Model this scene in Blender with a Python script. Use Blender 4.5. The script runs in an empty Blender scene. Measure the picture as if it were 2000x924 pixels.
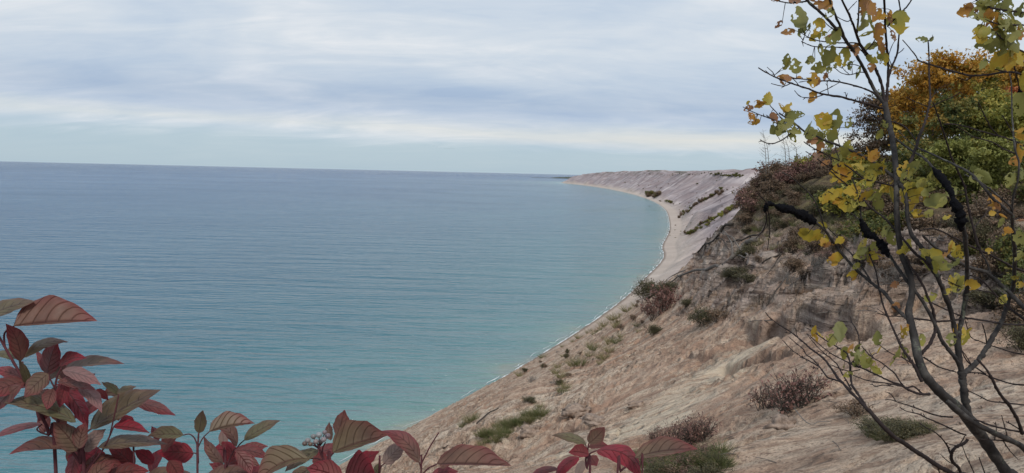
import bpy, bmesh, math, random
import numpy as np
from mathutils import Vector, Matrix, Euler

C = bpy.context.scene.collection
SC = bpy.context.scene
RND = random.Random(11)

# ------------------------------------------------------------------ camera
H = 90.0                        # eye height above the lake
F = 1500.0                      # focal length in photo pixels (2000 wide)
PITCH = math.radians(4.74)
ROLL = math.radians(1.35)
cam_d = bpy.data.cameras.new('camera'); cam = bpy.data.objects.new('camera', cam_d); C.objects.link(cam)
cam_d.lens = 27.0; cam_d.sensor_width = 36.0; cam_d.sensor_fit = 'HORIZONTAL'
cam_d.clip_start = 0.05; cam_d.clip_end = 300000.0
CM = Matrix.Translation((0, 0, H)) @ Matrix.Rotation(math.pi/2 - PITCH, 4, 'X') @ Matrix.Rotation(ROLL, 4, 'Z')
cam.matrix_world = CM
SC.camera = cam
R3 = CM.to_3x3()

# ------------------------------------------------------------------ world, sun, exposure
SUN_EL, SUN_AZ = 46.0, 165.0     # veiled sun, behind the viewer's right shoulder
w = bpy.data.worlds.new('World'); SC.world = w; w.use_nodes = True
nt = w.node_tree; N = nt.nodes; L = nt.links; N.clear()
def wn(t, **k):
    n = N.new(t)
    for a, b in k.items(): setattr(n, a, b)
    return n
def wmath(op, a, b=None, c=None, clamp=False):
    n = N.new('ShaderNodeMath'); n.operation = op; n.use_clamp = clamp
    for i, v in enumerate((a, b, c)):
        if v is None: continue
        if isinstance(v, (int, float)): n.inputs[i].default_value = v
        else: L.new(v, n.inputs[i])
    return n.outputs[0]
def wmix(f, a, b):
    n = N.new('ShaderNodeMix'); n.data_type = 'RGBA'
    for sock, v in ((n.inputs[0], f), (n.inputs[6], a), (n.inputs[7], b)):
        if isinstance(v, (int, float)): sock.default_value = v
        elif isinstance(v, tuple): sock.default_value = (*v, 1)
        else: L.new(v, sock)
    return n.outputs[2]
def wramp(v, stops):
    n = N.new('ShaderNodeValToRGB'); e = n.color_ramp.elements
    while len(e) < len(stops): e.new(0.5)
    for i, (p, c) in enumerate(stops):
        e[i].position = p; e[i].color = (*c, 1) if isinstance(c, tuple) else (c, c, c, 1)
    L.new(v, n.inputs[0]); return n.outputs[0]
sky = wn('ShaderNodeTexSky', sky_type='NISHITA'); sky.sun_disc = False
sky.sun_elevation = math.radians(SUN_EL); sky.sun_rotation = math.radians(SUN_AZ)
sky.altitude = 200; sky.air_density = 1.0; sky.dust_density = 0.6; sky.ozone_density = 1.0
tc = wn('ShaderNodeTexCoord'); sp = wn('ShaderNodeSeparateXYZ'); L.new(tc.outputs['Generated'], sp.inputs[0])
zc = wmath('MAXIMUM', sp.outputs[2], 0.0)
den = wmath('ADD', zc, 0.19)
u = wmath('DIVIDE', sp.outputs[0], den); v = wmath('DIVIDE', sp.outputs[1], den)
cb = wn('ShaderNodeCombineXYZ'); L.new(u, cb.inputs[0]); L.new(v, cb.inputs[1])
def wnoise(scale, sx, sy, detail, rough, dist, off=0.0, rz=0.0):
    m = wn('ShaderNodeMapping'); m.inputs['Scale'].default_value = (sx, sy, 1); m.inputs['Location'].default_value = (off, off*.7, off)
    m.inputs['Rotation'].default_value = (0, 0, rz); L.new(cb.outputs[0], m.inputs[0])
    n = wn('ShaderNodeTexNoise'); n.inputs['Scale'].default_value = scale; n.inputs['Detail'].default_value = detail
    n.inputs['Roughness'].default_value = rough; n.inputs['Distortion'].default_value = dist
    L.new(m.outputs[0], n.inputs[0]); return n.outputs[0]
big = wnoise(1.15, 1.0, 1.15, 4, .5, .5, 4.3, .35)          # broad sheets of altostratus
wisp = wnoise(2.6, 0.55, 1.4, 10, .58, 1.5, 8.9, 0.6)       # wisps and mares' tails
wisp2 = wnoise(9.0, 0.6, 1.3, 7, .6, 1.4, 2.4, 0.8)
t = wmath('ADD', wmath('MULTIPLY', big, .62), wmath('ADD', wmath('MULTIPLY', wisp, .34), wmath('MULTIPLY', wisp2, .10)))
# elevation bands: angle of the view direction above the horizon
el = wmath('ARCSINE', sp.outputs[2])
eld = wmath('MULTIPLY', el, 180/math.pi)
azn = wmath('MULTIPLY', wmath('ARCTAN2', sp.outputs[0], sp.outputs[1]), 180/math.pi)
# the deck's edge is ragged and lies a little lower towards the right
m3 = wn('ShaderNodeCombineXYZ'); L.new(wmath('MULTIPLY', azn, .05), m3.inputs[0]); L.new(wmath('MULTIPLY', eld, .55), m3.inputs[1])
ne = wn('ShaderNodeTexNoise'); ne.inputs['Scale'].default_value = 1.0; ne.inputs['Detail'].default_value = 6; ne.inputs['Roughness'].default_value = .55; L.new(m3.outputs[0], ne.inputs[0])
nz = wmath('SUBTRACT', ne.outputs[0], .5)
ed = wmath('ADD', wmath('ADD', eld, wmath('MULTIPLY', nz, 1.9)), wmath('MULTIPLY', azn, .012))
cloud_lit = wramp(t, [(.36, (5.6, 6.8, 8.5)), (.47, (6.6, 7.6, 8.9)), (.56, (7.4, 8.2, 9.2)), (.68, (8.9, 9.3, 9.9))])
# bands read from low to high: clear strip, cream sheet, grey-blue belt, bright sheet
edn = wmath('DIVIDE', ed, 20.0, clamp=True)
band = wramp(edn, [(.0, (1., 1., 1.)), (.115, (1., 1., 1.)), (.150, (1.06, 1.02, .95)), (.195, (.84, .87, .92)), (.25, (.75, .80, .87)), (.33, (.89, .915, .94)), (.43, (1.02, 1.01, .99)), (1., (1.0, 1.0, 1.0))])
mm = wn('ShaderNodeMix', data_type='RGBA', blend_type='MULTIPLY'); mm.inputs[0].default_value = 1
L.new(cloud_lit, mm.inputs[6]); L.new(band, mm.inputs[7])
cover = wramp(wmath('DIVIDE', wmath('ADD', ed, wmath('MULTIPLY', wmath('SUBTRACT', wisp, .5), 1.5)), 10.0, clamp=True), [(.0, .10), (.16, .16), (.27, .80), (.42, .96), (1., .97)])
clear = wmix(.86, sky.outputs[0], (4.75, 6.3, 7.4))
# cream light low on the right, where the sheet is thin
cream = wmath('MULTIPLY', wmath('MULTIPLY', wramp(wmath('ABSOLUTE', wmath('SUBTRACT', wmath('DIVIDE', ed, 10.0), .27)), [(.0, 1.), (.075, 0.)]), wramp(wmath('DIVIDE', wmath('ADD', azn, 30), 60.0, clamp=True), [(.25, .0), (.75, 1.)])), .75)
skyc = wmix(cover, clear, mm.outputs[2])
skyc = wmix(cream, skyc, (9.0, 8.8, 8.0))
bg = wn('ShaderNodeBackground'); bg.inputs[1].default_value = 0.088; L.new(skyc, bg.inputs[0])
wo = wn('ShaderNodeOutputWorld'); L.new(bg.outputs[0], wo.inputs[0])

sd_ = bpy.data.lights.new('sun', 'SUN'); sun = bpy.data.objects.new('sun', sd_); C.objects.link(sun)
sd_.energy = 2.1; sd_.angle = math.radians(10); sd_.color = (1, .95, .88)
a, e = math.radians(SUN_AZ), math.radians(SUN_EL)
sv = Vector((math.sin(a)*math.cos(e), math.cos(a)*math.cos(e), math.sin(e)))
sun.rotation_euler = sv.to_track_quat('Z', 'Y').to_euler()
SC.view_settings.view_transform = 'Standard'; SC.view_settings.look = 'None'
SC.view_settings.exposure = 0.0; SC.view_settings.gamma = 1.0; SC.view_settings.use_curve_mapping = False

# ------------------------------------------------------------------ helpers
def ray(px, py):
    v = R3 @ Vector(((px-1000)/F, (462-py)/F, -1.0)); return v
def P(px, py, dep):                     # point at view depth dep
    return CM @ Vector(((px-1000)/F*dep, (462-py)/F*dep, -dep))
def PH(px, py, r):                      # point at horizontal distance r
    v = ray(px, py); k = r/math.hypot(v.x, v.y); return Vector((0, 0, H)) + v*k
def PZ(px, py, z=0.0):
    v = ray(px, py); k = (z-H)/v.z; return Vector((0, 0, H)) + v*k

def tag(o, label=None, cat=None, group=None, kind=None):
    if label: o['label'] = label
    if cat: o['category'] = cat
    if group: o['group'] = group
    if kind: o['kind'] = kind
    return o
def empty(name, loc, rz=0.0):
    o = bpy.data.objects.new(name, None); C.objects.link(o); o.location = loc; o.rotation_euler = (0, 0, rz)
    o.empty_display_size = .2; return o
def mesh_obj(name, verts, faces, mat, parent=None, loc=None, smooth=True, uvs=None, cols=None):
    me = bpy.data.meshes.new(name); me.from_pydata([tuple(v) for v in verts], [], faces)
    if smooth: me.polygons.foreach_set('use_smooth', [True]*len(me.polygons))
    if uvs is not None:
        uv = me.uv_layers.new(name='UVMap'); fl = []
        for p in me.polygons:
            for vi in p.vertices: fl += [uvs[vi][0], uvs[vi][1]]
        uv.data.foreach_set('uv', fl)
    if cols is not None:
        at = me.attributes.new('tint', 'FLOAT', 'POINT'); at.data.foreach_set('value', cols)
    me.materials.append(mat); me.update()
    o = bpy.data.objects.new(name, me); C.objects.link(o)
    if parent: o.parent = parent
    if loc is not None: o.location = loc
    return o
def copy_tree(o, parent=None):
    c = o.copy(); C.objects.link(c)
    if parent: c.parent = parent
    for ch in [q for q in KIDS.get(o.name, [])]: copy_tree(ch, c)
    return c
KIDS = {}
def index_kids(o):
    KIDS[o.name] = list(o.children)
    for ch in o.children: index_kids(ch)

# vectorised gradient noise
_r = np.random.RandomState(5); _perm = _r.permutation(4096); _ang = _r.rand(4096)*2*np.pi
_gx, _gy = np.cos(_ang), np.sin(_ang)
def pn(x, y, seed=0):
    xi = np.floor(x).astype(np.int64); yi = np.floor(y).astype(np.int64); xf = x-xi; yf = y-yi
    def g(ix, iy, dx, dy):
        h = _perm[(_perm[(ix+seed*17) & 4095] + iy + seed*131) & 4095]; return _gx[h]*dx + _gy[h]*dy
    u = xf*xf*xf*(xf*(xf*6-15)+10); v = yf*yf*yf*(yf*(yf*6-15)+10)
    a = g(xi, yi, xf, yf); b = g(xi+1, yi, xf-1, yf); c = g(xi, yi+1, xf, yf-1); d = g(xi+1, yi+1, xf-1, yf-1)
    return ((a+(b-a)*u) + ((c+(d-c)*u)-(a+(b-a)*u))*v)*1.5
def fbm(x, y, o=4, seed=0, g=.5):
    s = 0; a = 1.; f = 1.
    for i in range(o): s = s + a*pn(x*f, y*f, seed+i); a *= g; f *= 2.03
    return s
def sst(a, b, x):
    t = np.clip((x-a)/(b-a), 0, 1); return t*t*(3-2*t)

# material helper
class M:
    def __init__(s, name):
        s.m = bpy.data.materials.new(name); s.m.use_nodes = True; s.t = s.m.node_tree; s.n = s.t.nodes; s.n.clear()
        s.out = s.n.new('ShaderNodeOutputMaterial'); s.b = s.n.new('ShaderNodeBsdfPrincipled')
        s.t.links.new(s.b.outputs[0], s.out.inputs[0])
    def lk(s, a, b): s.t.links.new(a, b)
    def inp(s, sock, v):
        if isinstance(v, (int, float)): sock.default_value = v
        elif isinstance(v, tuple): sock.default_value = (*v, 1) if len(v) == 3 and sock.type == 'RGBA' else v
        else: s.lk(v, sock)
    def set(s, k, v): s.inp(s.b.inputs[k], v)
    def attr(s, name, out='Fac'):
        n = s.n.new('ShaderNodeAttribute'); n.attribute_name = name; return n.outputs[out]
    def coord(s, o='Object'): return s.n.new('ShaderNodeTexCoord').outputs[o]
    def mapp(s, vec, sc=(1, 1, 1), rot=(0, 0, 0)):
        n = s.n.new('ShaderNodeMapping'); n.inputs['Scale'].default_value = sc; n.inputs['Rotation'].default_value = rot; s.lk(vec, n.inputs[0]); return n.outputs[0]
    def noise(s, vec, scale, detail=4, rough=.5, dist=0., out=0):
        n = s.n.new('ShaderNodeTexNoise'); n.inputs['Scale'].default_value = scale; n.inputs['Detail'].default_value = detail
        n.inputs['Roughness'].default_value = rough; n.inputs['Distortion'].default_value = dist
        if vec is not None: s.lk(vec, n.inputs[0])
        return n.outputs[out]
    def vor(s, vec, scale, feat='F1', rnd=1.):
        n = s.n.new('ShaderNodeTexVoronoi'); n.feature = feat; n.inputs['Scale'].default_value = scale; n.inputs['Randomness'].default_value = rnd
        s.lk(vec, n.inputs[0]); return n.outputs[0]
    def math(s, op, a, b=None, clamp=False):
        n = s.n.new('ShaderNodeMath'); n.operation = op; n.use_clamp = clamp; s.inp(n.inputs[0], a)
        if b is not None: s.inp(n.inputs[1], b)
        return n.outputs[0]
    def ramp(s, v, stops):
        n = s.n.new('ShaderNodeValToRGB'); e = n.color_ramp.elements
        while len(e) < len(stops): e.new(0.5)
        for i, (p, c) in enumerate(stops):
            e[i].position = p; e[i].color = (*c, 1) if isinstance(c, tuple) else (c, c, c, 1)
        s.lk(v, n.inputs[0]); return n.outputs[0]
    def mix(s, f, a, b, mode='MIX'):
        n = s.n.new('ShaderNodeMix'); n.data_type = 'RGBA'; n.blend_type = mode
        s.inp(n.inputs[0], f); s.inp(n.inputs[6], a); s.inp(n.inputs[7], b); return n.outputs[2]
    def bump(s, h, strength=.5, dist=.1, normal=None):
        n = s.n.new('ShaderNodeBump'); s.inp(n.inputs['Strength'], strength); s.inp(n.inputs['Distance'], dist); s.lk(h, n.inputs['Height'])
        if normal is not None: s.lk(normal, n.inputs['Normal'])
        return n.outputs[0]
# ------------------------------------------------------------------ terrain
shore_px = [(745, 872), (780, 848), (830, 826), (900, 790), (1000, 727), (1060, 692), (1130, 648), (1185, 610), (1230, 575), (1262, 541), (1288, 516),
            (1299, 499), (1291, 482), (1303, 462), (1309, 446), (1306, 424), (1301, 410), (1284, 397), (1258, 386), (1225, 376.5), (1180, 367.5), (1138, 361.5), (1084, 356.3)]
SH = [(-420., -900.), (-240., -250.), (-140., 40.)] + [tuple(PZ(a, b).xy) for a, b in shore_px]
tip = SH[-1]
SH += [(tip[0]+350, tip[1]+1100), (tip[0]+1500, tip[1]+2600), (tip[0]+4500, tip[1]+5000), (30000., tip[1]+9000), (90000., tip[1]+15000)]
# round the polyline by corner cutting
SHp = np.array(SH)
for _ in range(2):
    q = [SHp[0]]
    for i in range(len(SHp)-1):
        q.append(SHp[i]*.75+SHp[i+1]*.25); q.append(SHp[i]*.25+SHp[i+1]*.75)
    q.append(SHp[-1]); SHp = np.array(q)
SEG = np.hypot(*(SHp[1:]-SHp[:-1]).T); ARC = np.concatenate([[0], np.cumsum(SEG)])
def shore_ds(x, y):
    """signed distance inland (+) and arc position along the shore"""
    best = np.full(x.shape, 1e18); sarc = np.zeros(x.shape)
    inside = np.zeros(x.shape, bool)
    for i in range(len(SHp)-1):
        ax, ay = SHp[i]; bx, by = SHp[i+1]; dx, dy = bx-ax, by-ay
        t = np.clip(((x-ax)*dx+(y-ay)*dy)/(dx*dx+dy*dy), 0, 1)
        d2 = (x-ax-t*dx)**2+(y-ay-t*dy)**2; m = d2 < best
        best = np.where(m, d2, best); sarc = np.where(m, ARC[i]+t*SEG[i], sarc)
        cr = (ay > y) != (by > y)
        with np.errstate(divide='ignore', invalid='ignore'):
            xi = ax + (y-ay)*dx/(dy if dy != 0 else 1e-9)
        inside ^= cr & (x > xi)
    d = np.sqrt(best); inside &= (y > SHp[0][1])
    inside |= (y <= SHp[0][1]) & (x > SHp[0][0])
    return np.where(inside, d, -d), sarc
def s_at(px, py):
    q = PZ(px, py); return float(shore_ds(np.array([q.x]), np.array([q.y]))[1][0])
D0, S0 = [float(v[0]) for v in shore_ds(np.array([0.]), np.array([0.]))]
sA, sB, sC = s_at(1308, 430), s_at(1303, 462), s_at(1291, 484)
print('cam d', D0, 's', S0, 'sA', sA, sB, sC, 'shore', SHp.shape)
TAN0 = (H-1.65-1.0)/(D0-4)
def smin(a, b, k):
    h = np.clip(.5+.5*(b-a)/k, 0, 1); return b*(1-h)+a*h-k*h*(1-h)
def base_h(x, y, d, s):
    ds = s-S0
    wdt = np.interp(ds, [0, 350, 600, 900, 1900, 4500, 9000], [3, 4, 11, 15, 27, 15, 8])
    tan = np.interp(ds, [0, 300, 900], [TAN0, TAN0, .66])
    top = np.interp(ds, [0, 300, 1200, 3000, 5000, 5900, 6700, 7300, 7750, 8800, 12000], [91, 91, 99, 112, 121, 121, 113, 98, 74, 60, 50])
    far = sst(450, 800, ds)
    # gullies and spurs running down the face
    g = fbm(s/170., d/900., 4, 3)*26 + fbm(s/45., d/200., 4, 9)*17 - np.abs(fbm(s/95., d/500., 4, 12))*34
    fade = sst(wdt, wdt+26, d)
    dd = d + far*fade*g
    dd = dd + fade*far*(34*np.exp(-((s-sA-30)/42)**2) + 34*np.exp(-((s-sB-18)/30)**2) - 18*np.exp(-((s-sA-120)/45)**2) - 16*np.exp(-((s-sB-85)/35)**2))
    beach = np.clip(d/np.maximum(wdt, 1), 0, 1)*2.0
    face = np.maximum(dd-wdt, 0)*tan
    # crest broken by blow-outs
    top = top + far*(fbm(x/420., y/420., 4, 21)*10 + fbm(x/95., y/95., 3, 25)*4)
    h = beach + face
    inland = np.maximum(d-170, 0)
    plateau = top - 2 + np.minimum(inland*.012, 10)*far + far*fbm(x/800., y/800., 4, 31)*7*sst(150, 900, d)
    h = smin(h, plateau, 7)
    return np.where(d > 0, h, np.maximum(d*.06, -4.0))
# near ground: (photo px, photo py, horizontal distance)
CTRL = [(1000, 900, 45), (1100, 924, 24), (1250, 924, 19), (1400, 924, 16), (1550, 924, 14), (1700, 924, 12.5), (1850, 924, 11.5), (2020, 924, 10.5),
        (1100, 850, 38), (1250, 850, 30), (1400, 850, 24), (1550, 850, 20), (1700, 850, 17.5), (1850, 850, 16), (2020, 850, 15),
        (1150, 760, 55), (1300, 760, 40), (1450, 760, 31), (1600, 760, 26), (1800, 760, 23), (2020, 760, 21),
        (1180, 690, 75), (1300, 680, 55), (1450, 690, 42), (1600, 685, 34), (1800, 690, 29), (2020, 690, 27),
        (1280, 620, 78), (1400, 625, 56), (1550, 625, 42), (1700, 625, 36), (1900, 620, 33), (2020, 620, 32),
        (1300, 560, 88), (1420, 560, 66), (1550, 570, 49), (1700, 565, 42), (1900, 560, 38), (2020, 560, 37),
        (1345, 520, 92), (1440, 500, 76), (1560, 500, 60), (1700, 500, 49), (1900, 490, 45), (2020, 490, 43),
        (1400, 465, 92), (1480, 440, 80), (1600, 440, 68), (1750, 430, 60), (2020, 420, 54),
        (1440, 415, 96), (1462, 372, 95), (1540, 352, 90), (1700, 335, 86), (1850, 320, 84), (2030, 300, 82)]
anch = []
for px, py, r in CTRL:
    q = PH(px, py, r); anch.append((q.x, q.y, q.z))
pol = lambda az, r: (math.sin(math.radians(az))*r, math.cos(math.radians(az))*r)
# under and around the viewer: a level sandy lip, then a drop that stays below the frame
for az in (-12, 0, 10, 22, 34):
    for r, z in ((1.5, -1.62), (3.2, -1.85), (8, -4.3 if az < 24 else -4.1)):
        x, y = pol(az, r); anch.append((x, y, H+z if (az > -12 or r < 8) else None))
for az in (60, 100, 150, 180): 
    for r in (2, 12, 40): x, y = pol(az, r); anch.append((x, y, H-1.62+r*.02))
for az, rr in ((-60, (2, 10)), (-30, (3, 30)), (-12, (30, 80)), (0, (60, 130)), (5, (100, 160)), (10, (120, 170)), (14, (130, 180)), (18, (170,)), (25, (180,)), (33, (180,)), (-120, (2, 12))):
    for r in rr: x, y = pol(az, r); anch.append((x, y, None))
ax_ = np.array([a[0] for a in anch]); ay_ = np.array([a[1] for a in anch])
ad_, as_ = shore_ds(ax_, ay_); ab_ = base_h(ax_, ay_, ad_, as_)
corr = np.array([0. if a[2] is None else a[2]-b for a, b in zip(anch, ab_)])
for i, a in enumerate(anch):       # the bare slope to the left lies a little under the base plane
    if a[2] is None and -31 < math.degrees(math.atan2(a[0], a[1])) < 8 and math.hypot(a[0], a[1]) < 110: corr[i] = -2.2
def lp(x, y):
    r = np.hypot(x, y); return np.arctan2(x, y)*2.2, np.log(np.maximum(r, .8))
cu, cv = lp(ax_, ay_)
def tk(d2): return np.where(d2 > 1e-12, .5*d2*np.log(np.maximum(d2, 1e-12)), 0)
n_ = len(cu); A = np.zeros((n_+3, n_+3)); A[:n_, :n_] = tk((cu[:, None]-cu)**2+(cv[:, None]-cv)**2) + np.eye(n_)*.004
A[:n_, n_] = 1; A[:n_, n_+1] = cu; A[:n_, n_+2] = cv; A[n_:, :n_] = A[:n_, n_:].T
sol = np.linalg.solve(A, np.concatenate([corr, [0, 0, 0]]))
def rbf(x, y):
    u, v = lp(x, y); o = sol[n_]+sol[n_+1]*u+sol[n_+2]*v
    for i in range(n_): o = o + sol[i]*tk((u-cu[i])**2+(v-cv[i])**2)
    return o
# small scarps (fallen lips of sand), polyline in photo px with distance
def plan(pts): return np.array([tuple(PH(*p).xy) for p in pts])
BANDS = {'pale': (plan([(1410, 712, 43), (1330, 765, 38), (1240, 830, 33), (1170, 875, 32)]), 2.3),
         'rust': (plan([(1345, 688, 50), (1200, 765, 50), (1080, 835, 45)]), 2.4), 'rust2': (plan([(1530, 690, 38), (1430, 765, 31), (1320, 850, 26)]), 1.9)}
def band_mask(x, y, key):
    pl, wd = BANDS[key]; out = np.zeros(x.shape); sel = (np.hypot(x-pl[:, 0].mean(), y-pl[:, 1].mean()) < 30); xs = x[sel]+fbm(x[sel]/2.5, y[sel]/2.5, 4, 15)*1.3; ys = y[sel]+fbm(x[sel]/2.5, y[sel]/2.5, 4, 18)*1.3
    bb = np.full(xs.shape, 1e9)
    for i in range(len(pl)-1):
        a, b = pl[i], pl[i+1]; dx, dy = b-a; t = np.clip(((xs-a[0])*dx+(ys-a[1])*dy)/(dx*dx+dy*dy), 0, 1); bb = np.minimum(bb, np.hypot(xs-a[0]-t*dx, ys-a[1]-t*dy))
    out[sel] = 1-sst(wd*.35, wd*1.5, bb+fbm(x[sel]/.9, y[sel]/.9, 3, 22)*.9); return out
SCARP = [(plan([(1435, 672, 43), (1480, 677, 41), (1530, 672, 39), (1575, 664, 37)]), .55, 1.3),
         (plan([(1085, 815, 46), (1130, 800, 45), (1160, 812, 42), (1185, 840, 38)]), .6, 1.0),
         (plan([(1345, 690, 50), (1380, 690, 47), (1410, 697, 45)]), .28, .9),
         (plan([(1450, 603, 50), (1500, 612, 46), (1560, 628, 43), (1640, 640, 40), (1700, 655, 37), (1780, 660, 34)]), 1.0, 1.6),
         (plan([(1290, 590, 80), (1330, 560, 82), (1390, 545, 74)]), .5, 1.2),
         (plan([(1560, 545, 52), (1640, 560, 47), (1740, 560, 44), (1850, 580, 40), (1990, 575, 38)]), .8, 1.5)]
def terr(x, y, full=False):
    shp = x.shape; x = x.ravel(); y = y.ravel()
    d, s = shore_ds(x, y); z = base_h(x, y, d, s); r = np.hypot(x, y); az = np.degrees(np.arctan2(x, y))
    wgt = 1-sst(150, 260, r); m = wgt > 0
    c = np.zeros_like(z); c[m] = rbf(x[m], y[m]); 
    z = z + c*wgt*sst(0, 14, d)
    near = sst(5, 12, r)*(1-sst(130, 420, r))*sst(2, 12, d)
    # eroded layered bank
    el = np.degrees(np.arctan2(z-H, r))
    strata = sst(10, 15, az)*sst(-11.2, -9.2, el)*(1-sst(-4.2, -2.6, el))*sst(28, 36, r)*(1-sst(98, 110, r))
    strata = strata*np.clip(.75+.9*fbm(x/9., y/9., 2, 77), 0, 1)
    spur = sst(9, 13, az)*sst(-4.4, -2.2, el)*sst(40, 60, r)*(1-sst(180, 300, r))
    z = z + near*(fbm(x/14., y/14., 3, 41)*.5 + fbm(x/3.6, y/3.6, 3, 45)*.13)
    # grooves down the fall line on the open left slope
    opn = (1-strata)*(1-spur); left = 1-sst(16, 24, az)*(1-sst(60, 90, r))*.8
    grv = fbm((s+fbm(x/9, y/9, 2, 4)*1.5)/1.3, d/16., 4, 51)
    z = z + near*opn*grv*.17*left
    lump = fbm((s+fbm(x/3, y/3, 2, 4)*.6)/.9, d/2.1, 4, 53); lm = sst(-.25, .35, fbm(x/11., y/11., 2, 54))
    z = z + near*opn*lm*sst(18, 50, r)*(np.abs(lump)*-.75 + .20)*(1-sst(140, 220, r)*.5)
    # hummocks & footprints
    hm = np.clip(fbm(x/.75, y/.75, 3, 55)-.08, 0, 1)*sst(-.3, .3, fbm(x/6., y/6., 2, 57))
    z = z - near*opn*(1-sst(70, 110, r))*hm*.50
    # bank: lens-shaped ledges lying along the contour
    wx, wy = x+fbm(x/7., y/7., 2, 60)*2.5, y+fbm(x/6., y/6., 3, 62)*2.2
    lg = fbm(wx/6.5, wy/1.5, 4, 61); lg2 = fbm(wx/2.6, wy/.75, 3, 64)
    z = z + strata*(fbm(x/8., y/8., 3, 67)*.9 - np.abs(lg)*2.6 - np.abs(lg2)*1.0 + 1.0)
    z = z + spur*(fbm(x/6., y/6., 3, 71)*.8)
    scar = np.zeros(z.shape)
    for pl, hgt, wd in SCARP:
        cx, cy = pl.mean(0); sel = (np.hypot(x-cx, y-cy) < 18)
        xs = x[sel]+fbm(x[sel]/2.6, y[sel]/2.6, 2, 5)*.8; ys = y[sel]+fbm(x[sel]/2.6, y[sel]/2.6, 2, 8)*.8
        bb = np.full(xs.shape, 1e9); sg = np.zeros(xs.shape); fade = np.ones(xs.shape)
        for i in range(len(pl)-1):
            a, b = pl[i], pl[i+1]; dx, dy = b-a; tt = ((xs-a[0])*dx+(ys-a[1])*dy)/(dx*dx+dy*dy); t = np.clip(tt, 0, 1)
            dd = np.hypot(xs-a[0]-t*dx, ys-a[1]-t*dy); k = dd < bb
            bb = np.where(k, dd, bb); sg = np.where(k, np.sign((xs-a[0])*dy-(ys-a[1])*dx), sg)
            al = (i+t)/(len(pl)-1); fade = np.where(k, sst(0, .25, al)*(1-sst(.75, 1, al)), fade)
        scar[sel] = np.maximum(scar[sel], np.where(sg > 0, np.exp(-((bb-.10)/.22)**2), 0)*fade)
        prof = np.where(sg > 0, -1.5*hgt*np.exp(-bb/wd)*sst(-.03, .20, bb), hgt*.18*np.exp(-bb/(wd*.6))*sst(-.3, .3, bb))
        z[sel] += prof*fade
    mid = sst(150, 420, r)*(1-sst(4000, 9000, r))*sst(20, 60, d)
    z = z + mid*fbm(s/16., d/70., 3, 81)*1.5
    if full: return z.reshape(shp), d.reshape(shp), s.reshape(shp), strata.reshape(shp), spur.reshape(shp), (1-left).reshape(shp), scar.reshape(shp)
    return z.reshape(shp)

az = np.concatenate([np.arange(-180, -24, 4.), np.arange(-24, 37.5, .062), np.arange(40, 180, 4.)])
rr = [0.6]
while rr[-1] < 30000:
    r = rr[-1]
    k = 1.12 if r < 5 else (1.03 if r < 9.5 else ((1.0045 if 25 < r < 75 else 1.0068) if r < 120 else (1.009 if r < 2500 else (1.011 if r < 9000 else 1.06))))
    rr.append(r*k)
rr = np.array(rr); na, nr = len(az), len(rr)
AZ, RR = np.meshgrid(np.radians(az), rr); X = np.sin(AZ)*RR; Y = np.cos(AZ)*RR
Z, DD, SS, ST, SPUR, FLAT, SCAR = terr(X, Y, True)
PALE = band_mask(X.ravel(), Y.ravel(), 'pale').reshape(X.shape); RUST = np.maximum(band_mask(X.ravel(), Y.ravel(), 'rust'), band_mask(X.ravel(), Y.ravel(), 'rust2')).reshape(X.shape)
def bigmesh(name, X, Y, Z, mat, wrap, keep=None, attrs={}):
    nr, na = X.shape; me = bpy.data.meshes.new(name)
    idx = np.arange(nr*na).reshape(nr, na)
    if wrap: nx = np.concatenate([idx, idx[:, :1]], 1)
    else: nx = idx
    a = nx[:-1, :-1].ravel(); b = nx[:-1, 1:].ravel(); c = nx[1:, 1:].ravel(); d = nx[1:, :-1].ravel()
    q = np.stack([a, b, c, d], 1)
    q = q[:, ::-1]
    if keep is not None: q = q[keep.ravel()[q].any(1)]
    used = np.unique(q); rem = np.full(nr*na, -1); rem[used] = np.arange(len(used)); q = rem[q]
    co = np.stack([X.ravel(), Y.ravel(), Z.ravel()], 1)[used]
    me.vertices.add(len(co)); me.vertices.foreach_set('co', co.ravel())
    me.loops.add(q.size); me.loops.foreach_set('vertex_index', q.ravel().astype(np.int32))
    me.polygons.add(len(q)); me.polygons.foreach_set('loop_start', np.arange(0, q.size, 4, dtype=np.int32))
    me.polygons.foreach_set('use_smooth', np.ones(len(q), bool))
    for k, v in attrs.items():
        if isinstance(v, tuple):
            at = me.attributes.new(k, 'FLOAT_VECTOR', 'POINT'); at.data.foreach_set('vector', np.stack([w.ravel()[used] for w in v], 1).ravel())
        else:
            at = me.attributes.new(k, 'FLOAT', 'POINT'); at.data.foreach_set('value', v.ravel()[used])
    me.update(calc_edges=True); me.materials.append(mat)
    o = bpy.data.objects.new(name, me); C.objects.link(o); return o

m = M('sand')
co = m.coord(); sdv = m.attr('sd', 'Vector'); stt = m.attr('strata'); spu = m.attr('spur'); dat = m.attr('inland'); fat = m.attr('far')
n1 = m.noise(co, .09, 5, .6); n2 = m.noise(co, 1.1, 6, .65); n3 = m.noise(co, 14, 5, .7)
stk = m.noise(m.mapp(sdv, (1.0, .07, 1)), .55, 5, .6, .8)
stk2 = m.noise(m.mapp(sdv, (1.0, .05, 1)), 2.2, 4, .6, .6)
c = m.ramp(n1, [(.3, (.57, .42, .31)), (.5, (.66, .505, .38)), (.7, (.72, .59, .46))])
scf = m.attr('scuff'); runs = m.math('SUBTRACT', 1., scf)
c = m.mix(m.math('MULTIPLY', m.ramp(stk, [(.42, 0.), (.60, .85)]), runs), c, (.42, .25, .17))                # damp reddish runs
c = m.mix(m.math('MULTIPLY', m.ramp(stk2, [(.50, 0.), (.66, .7)]), runs), c, (.68, .58, .45))
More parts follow.
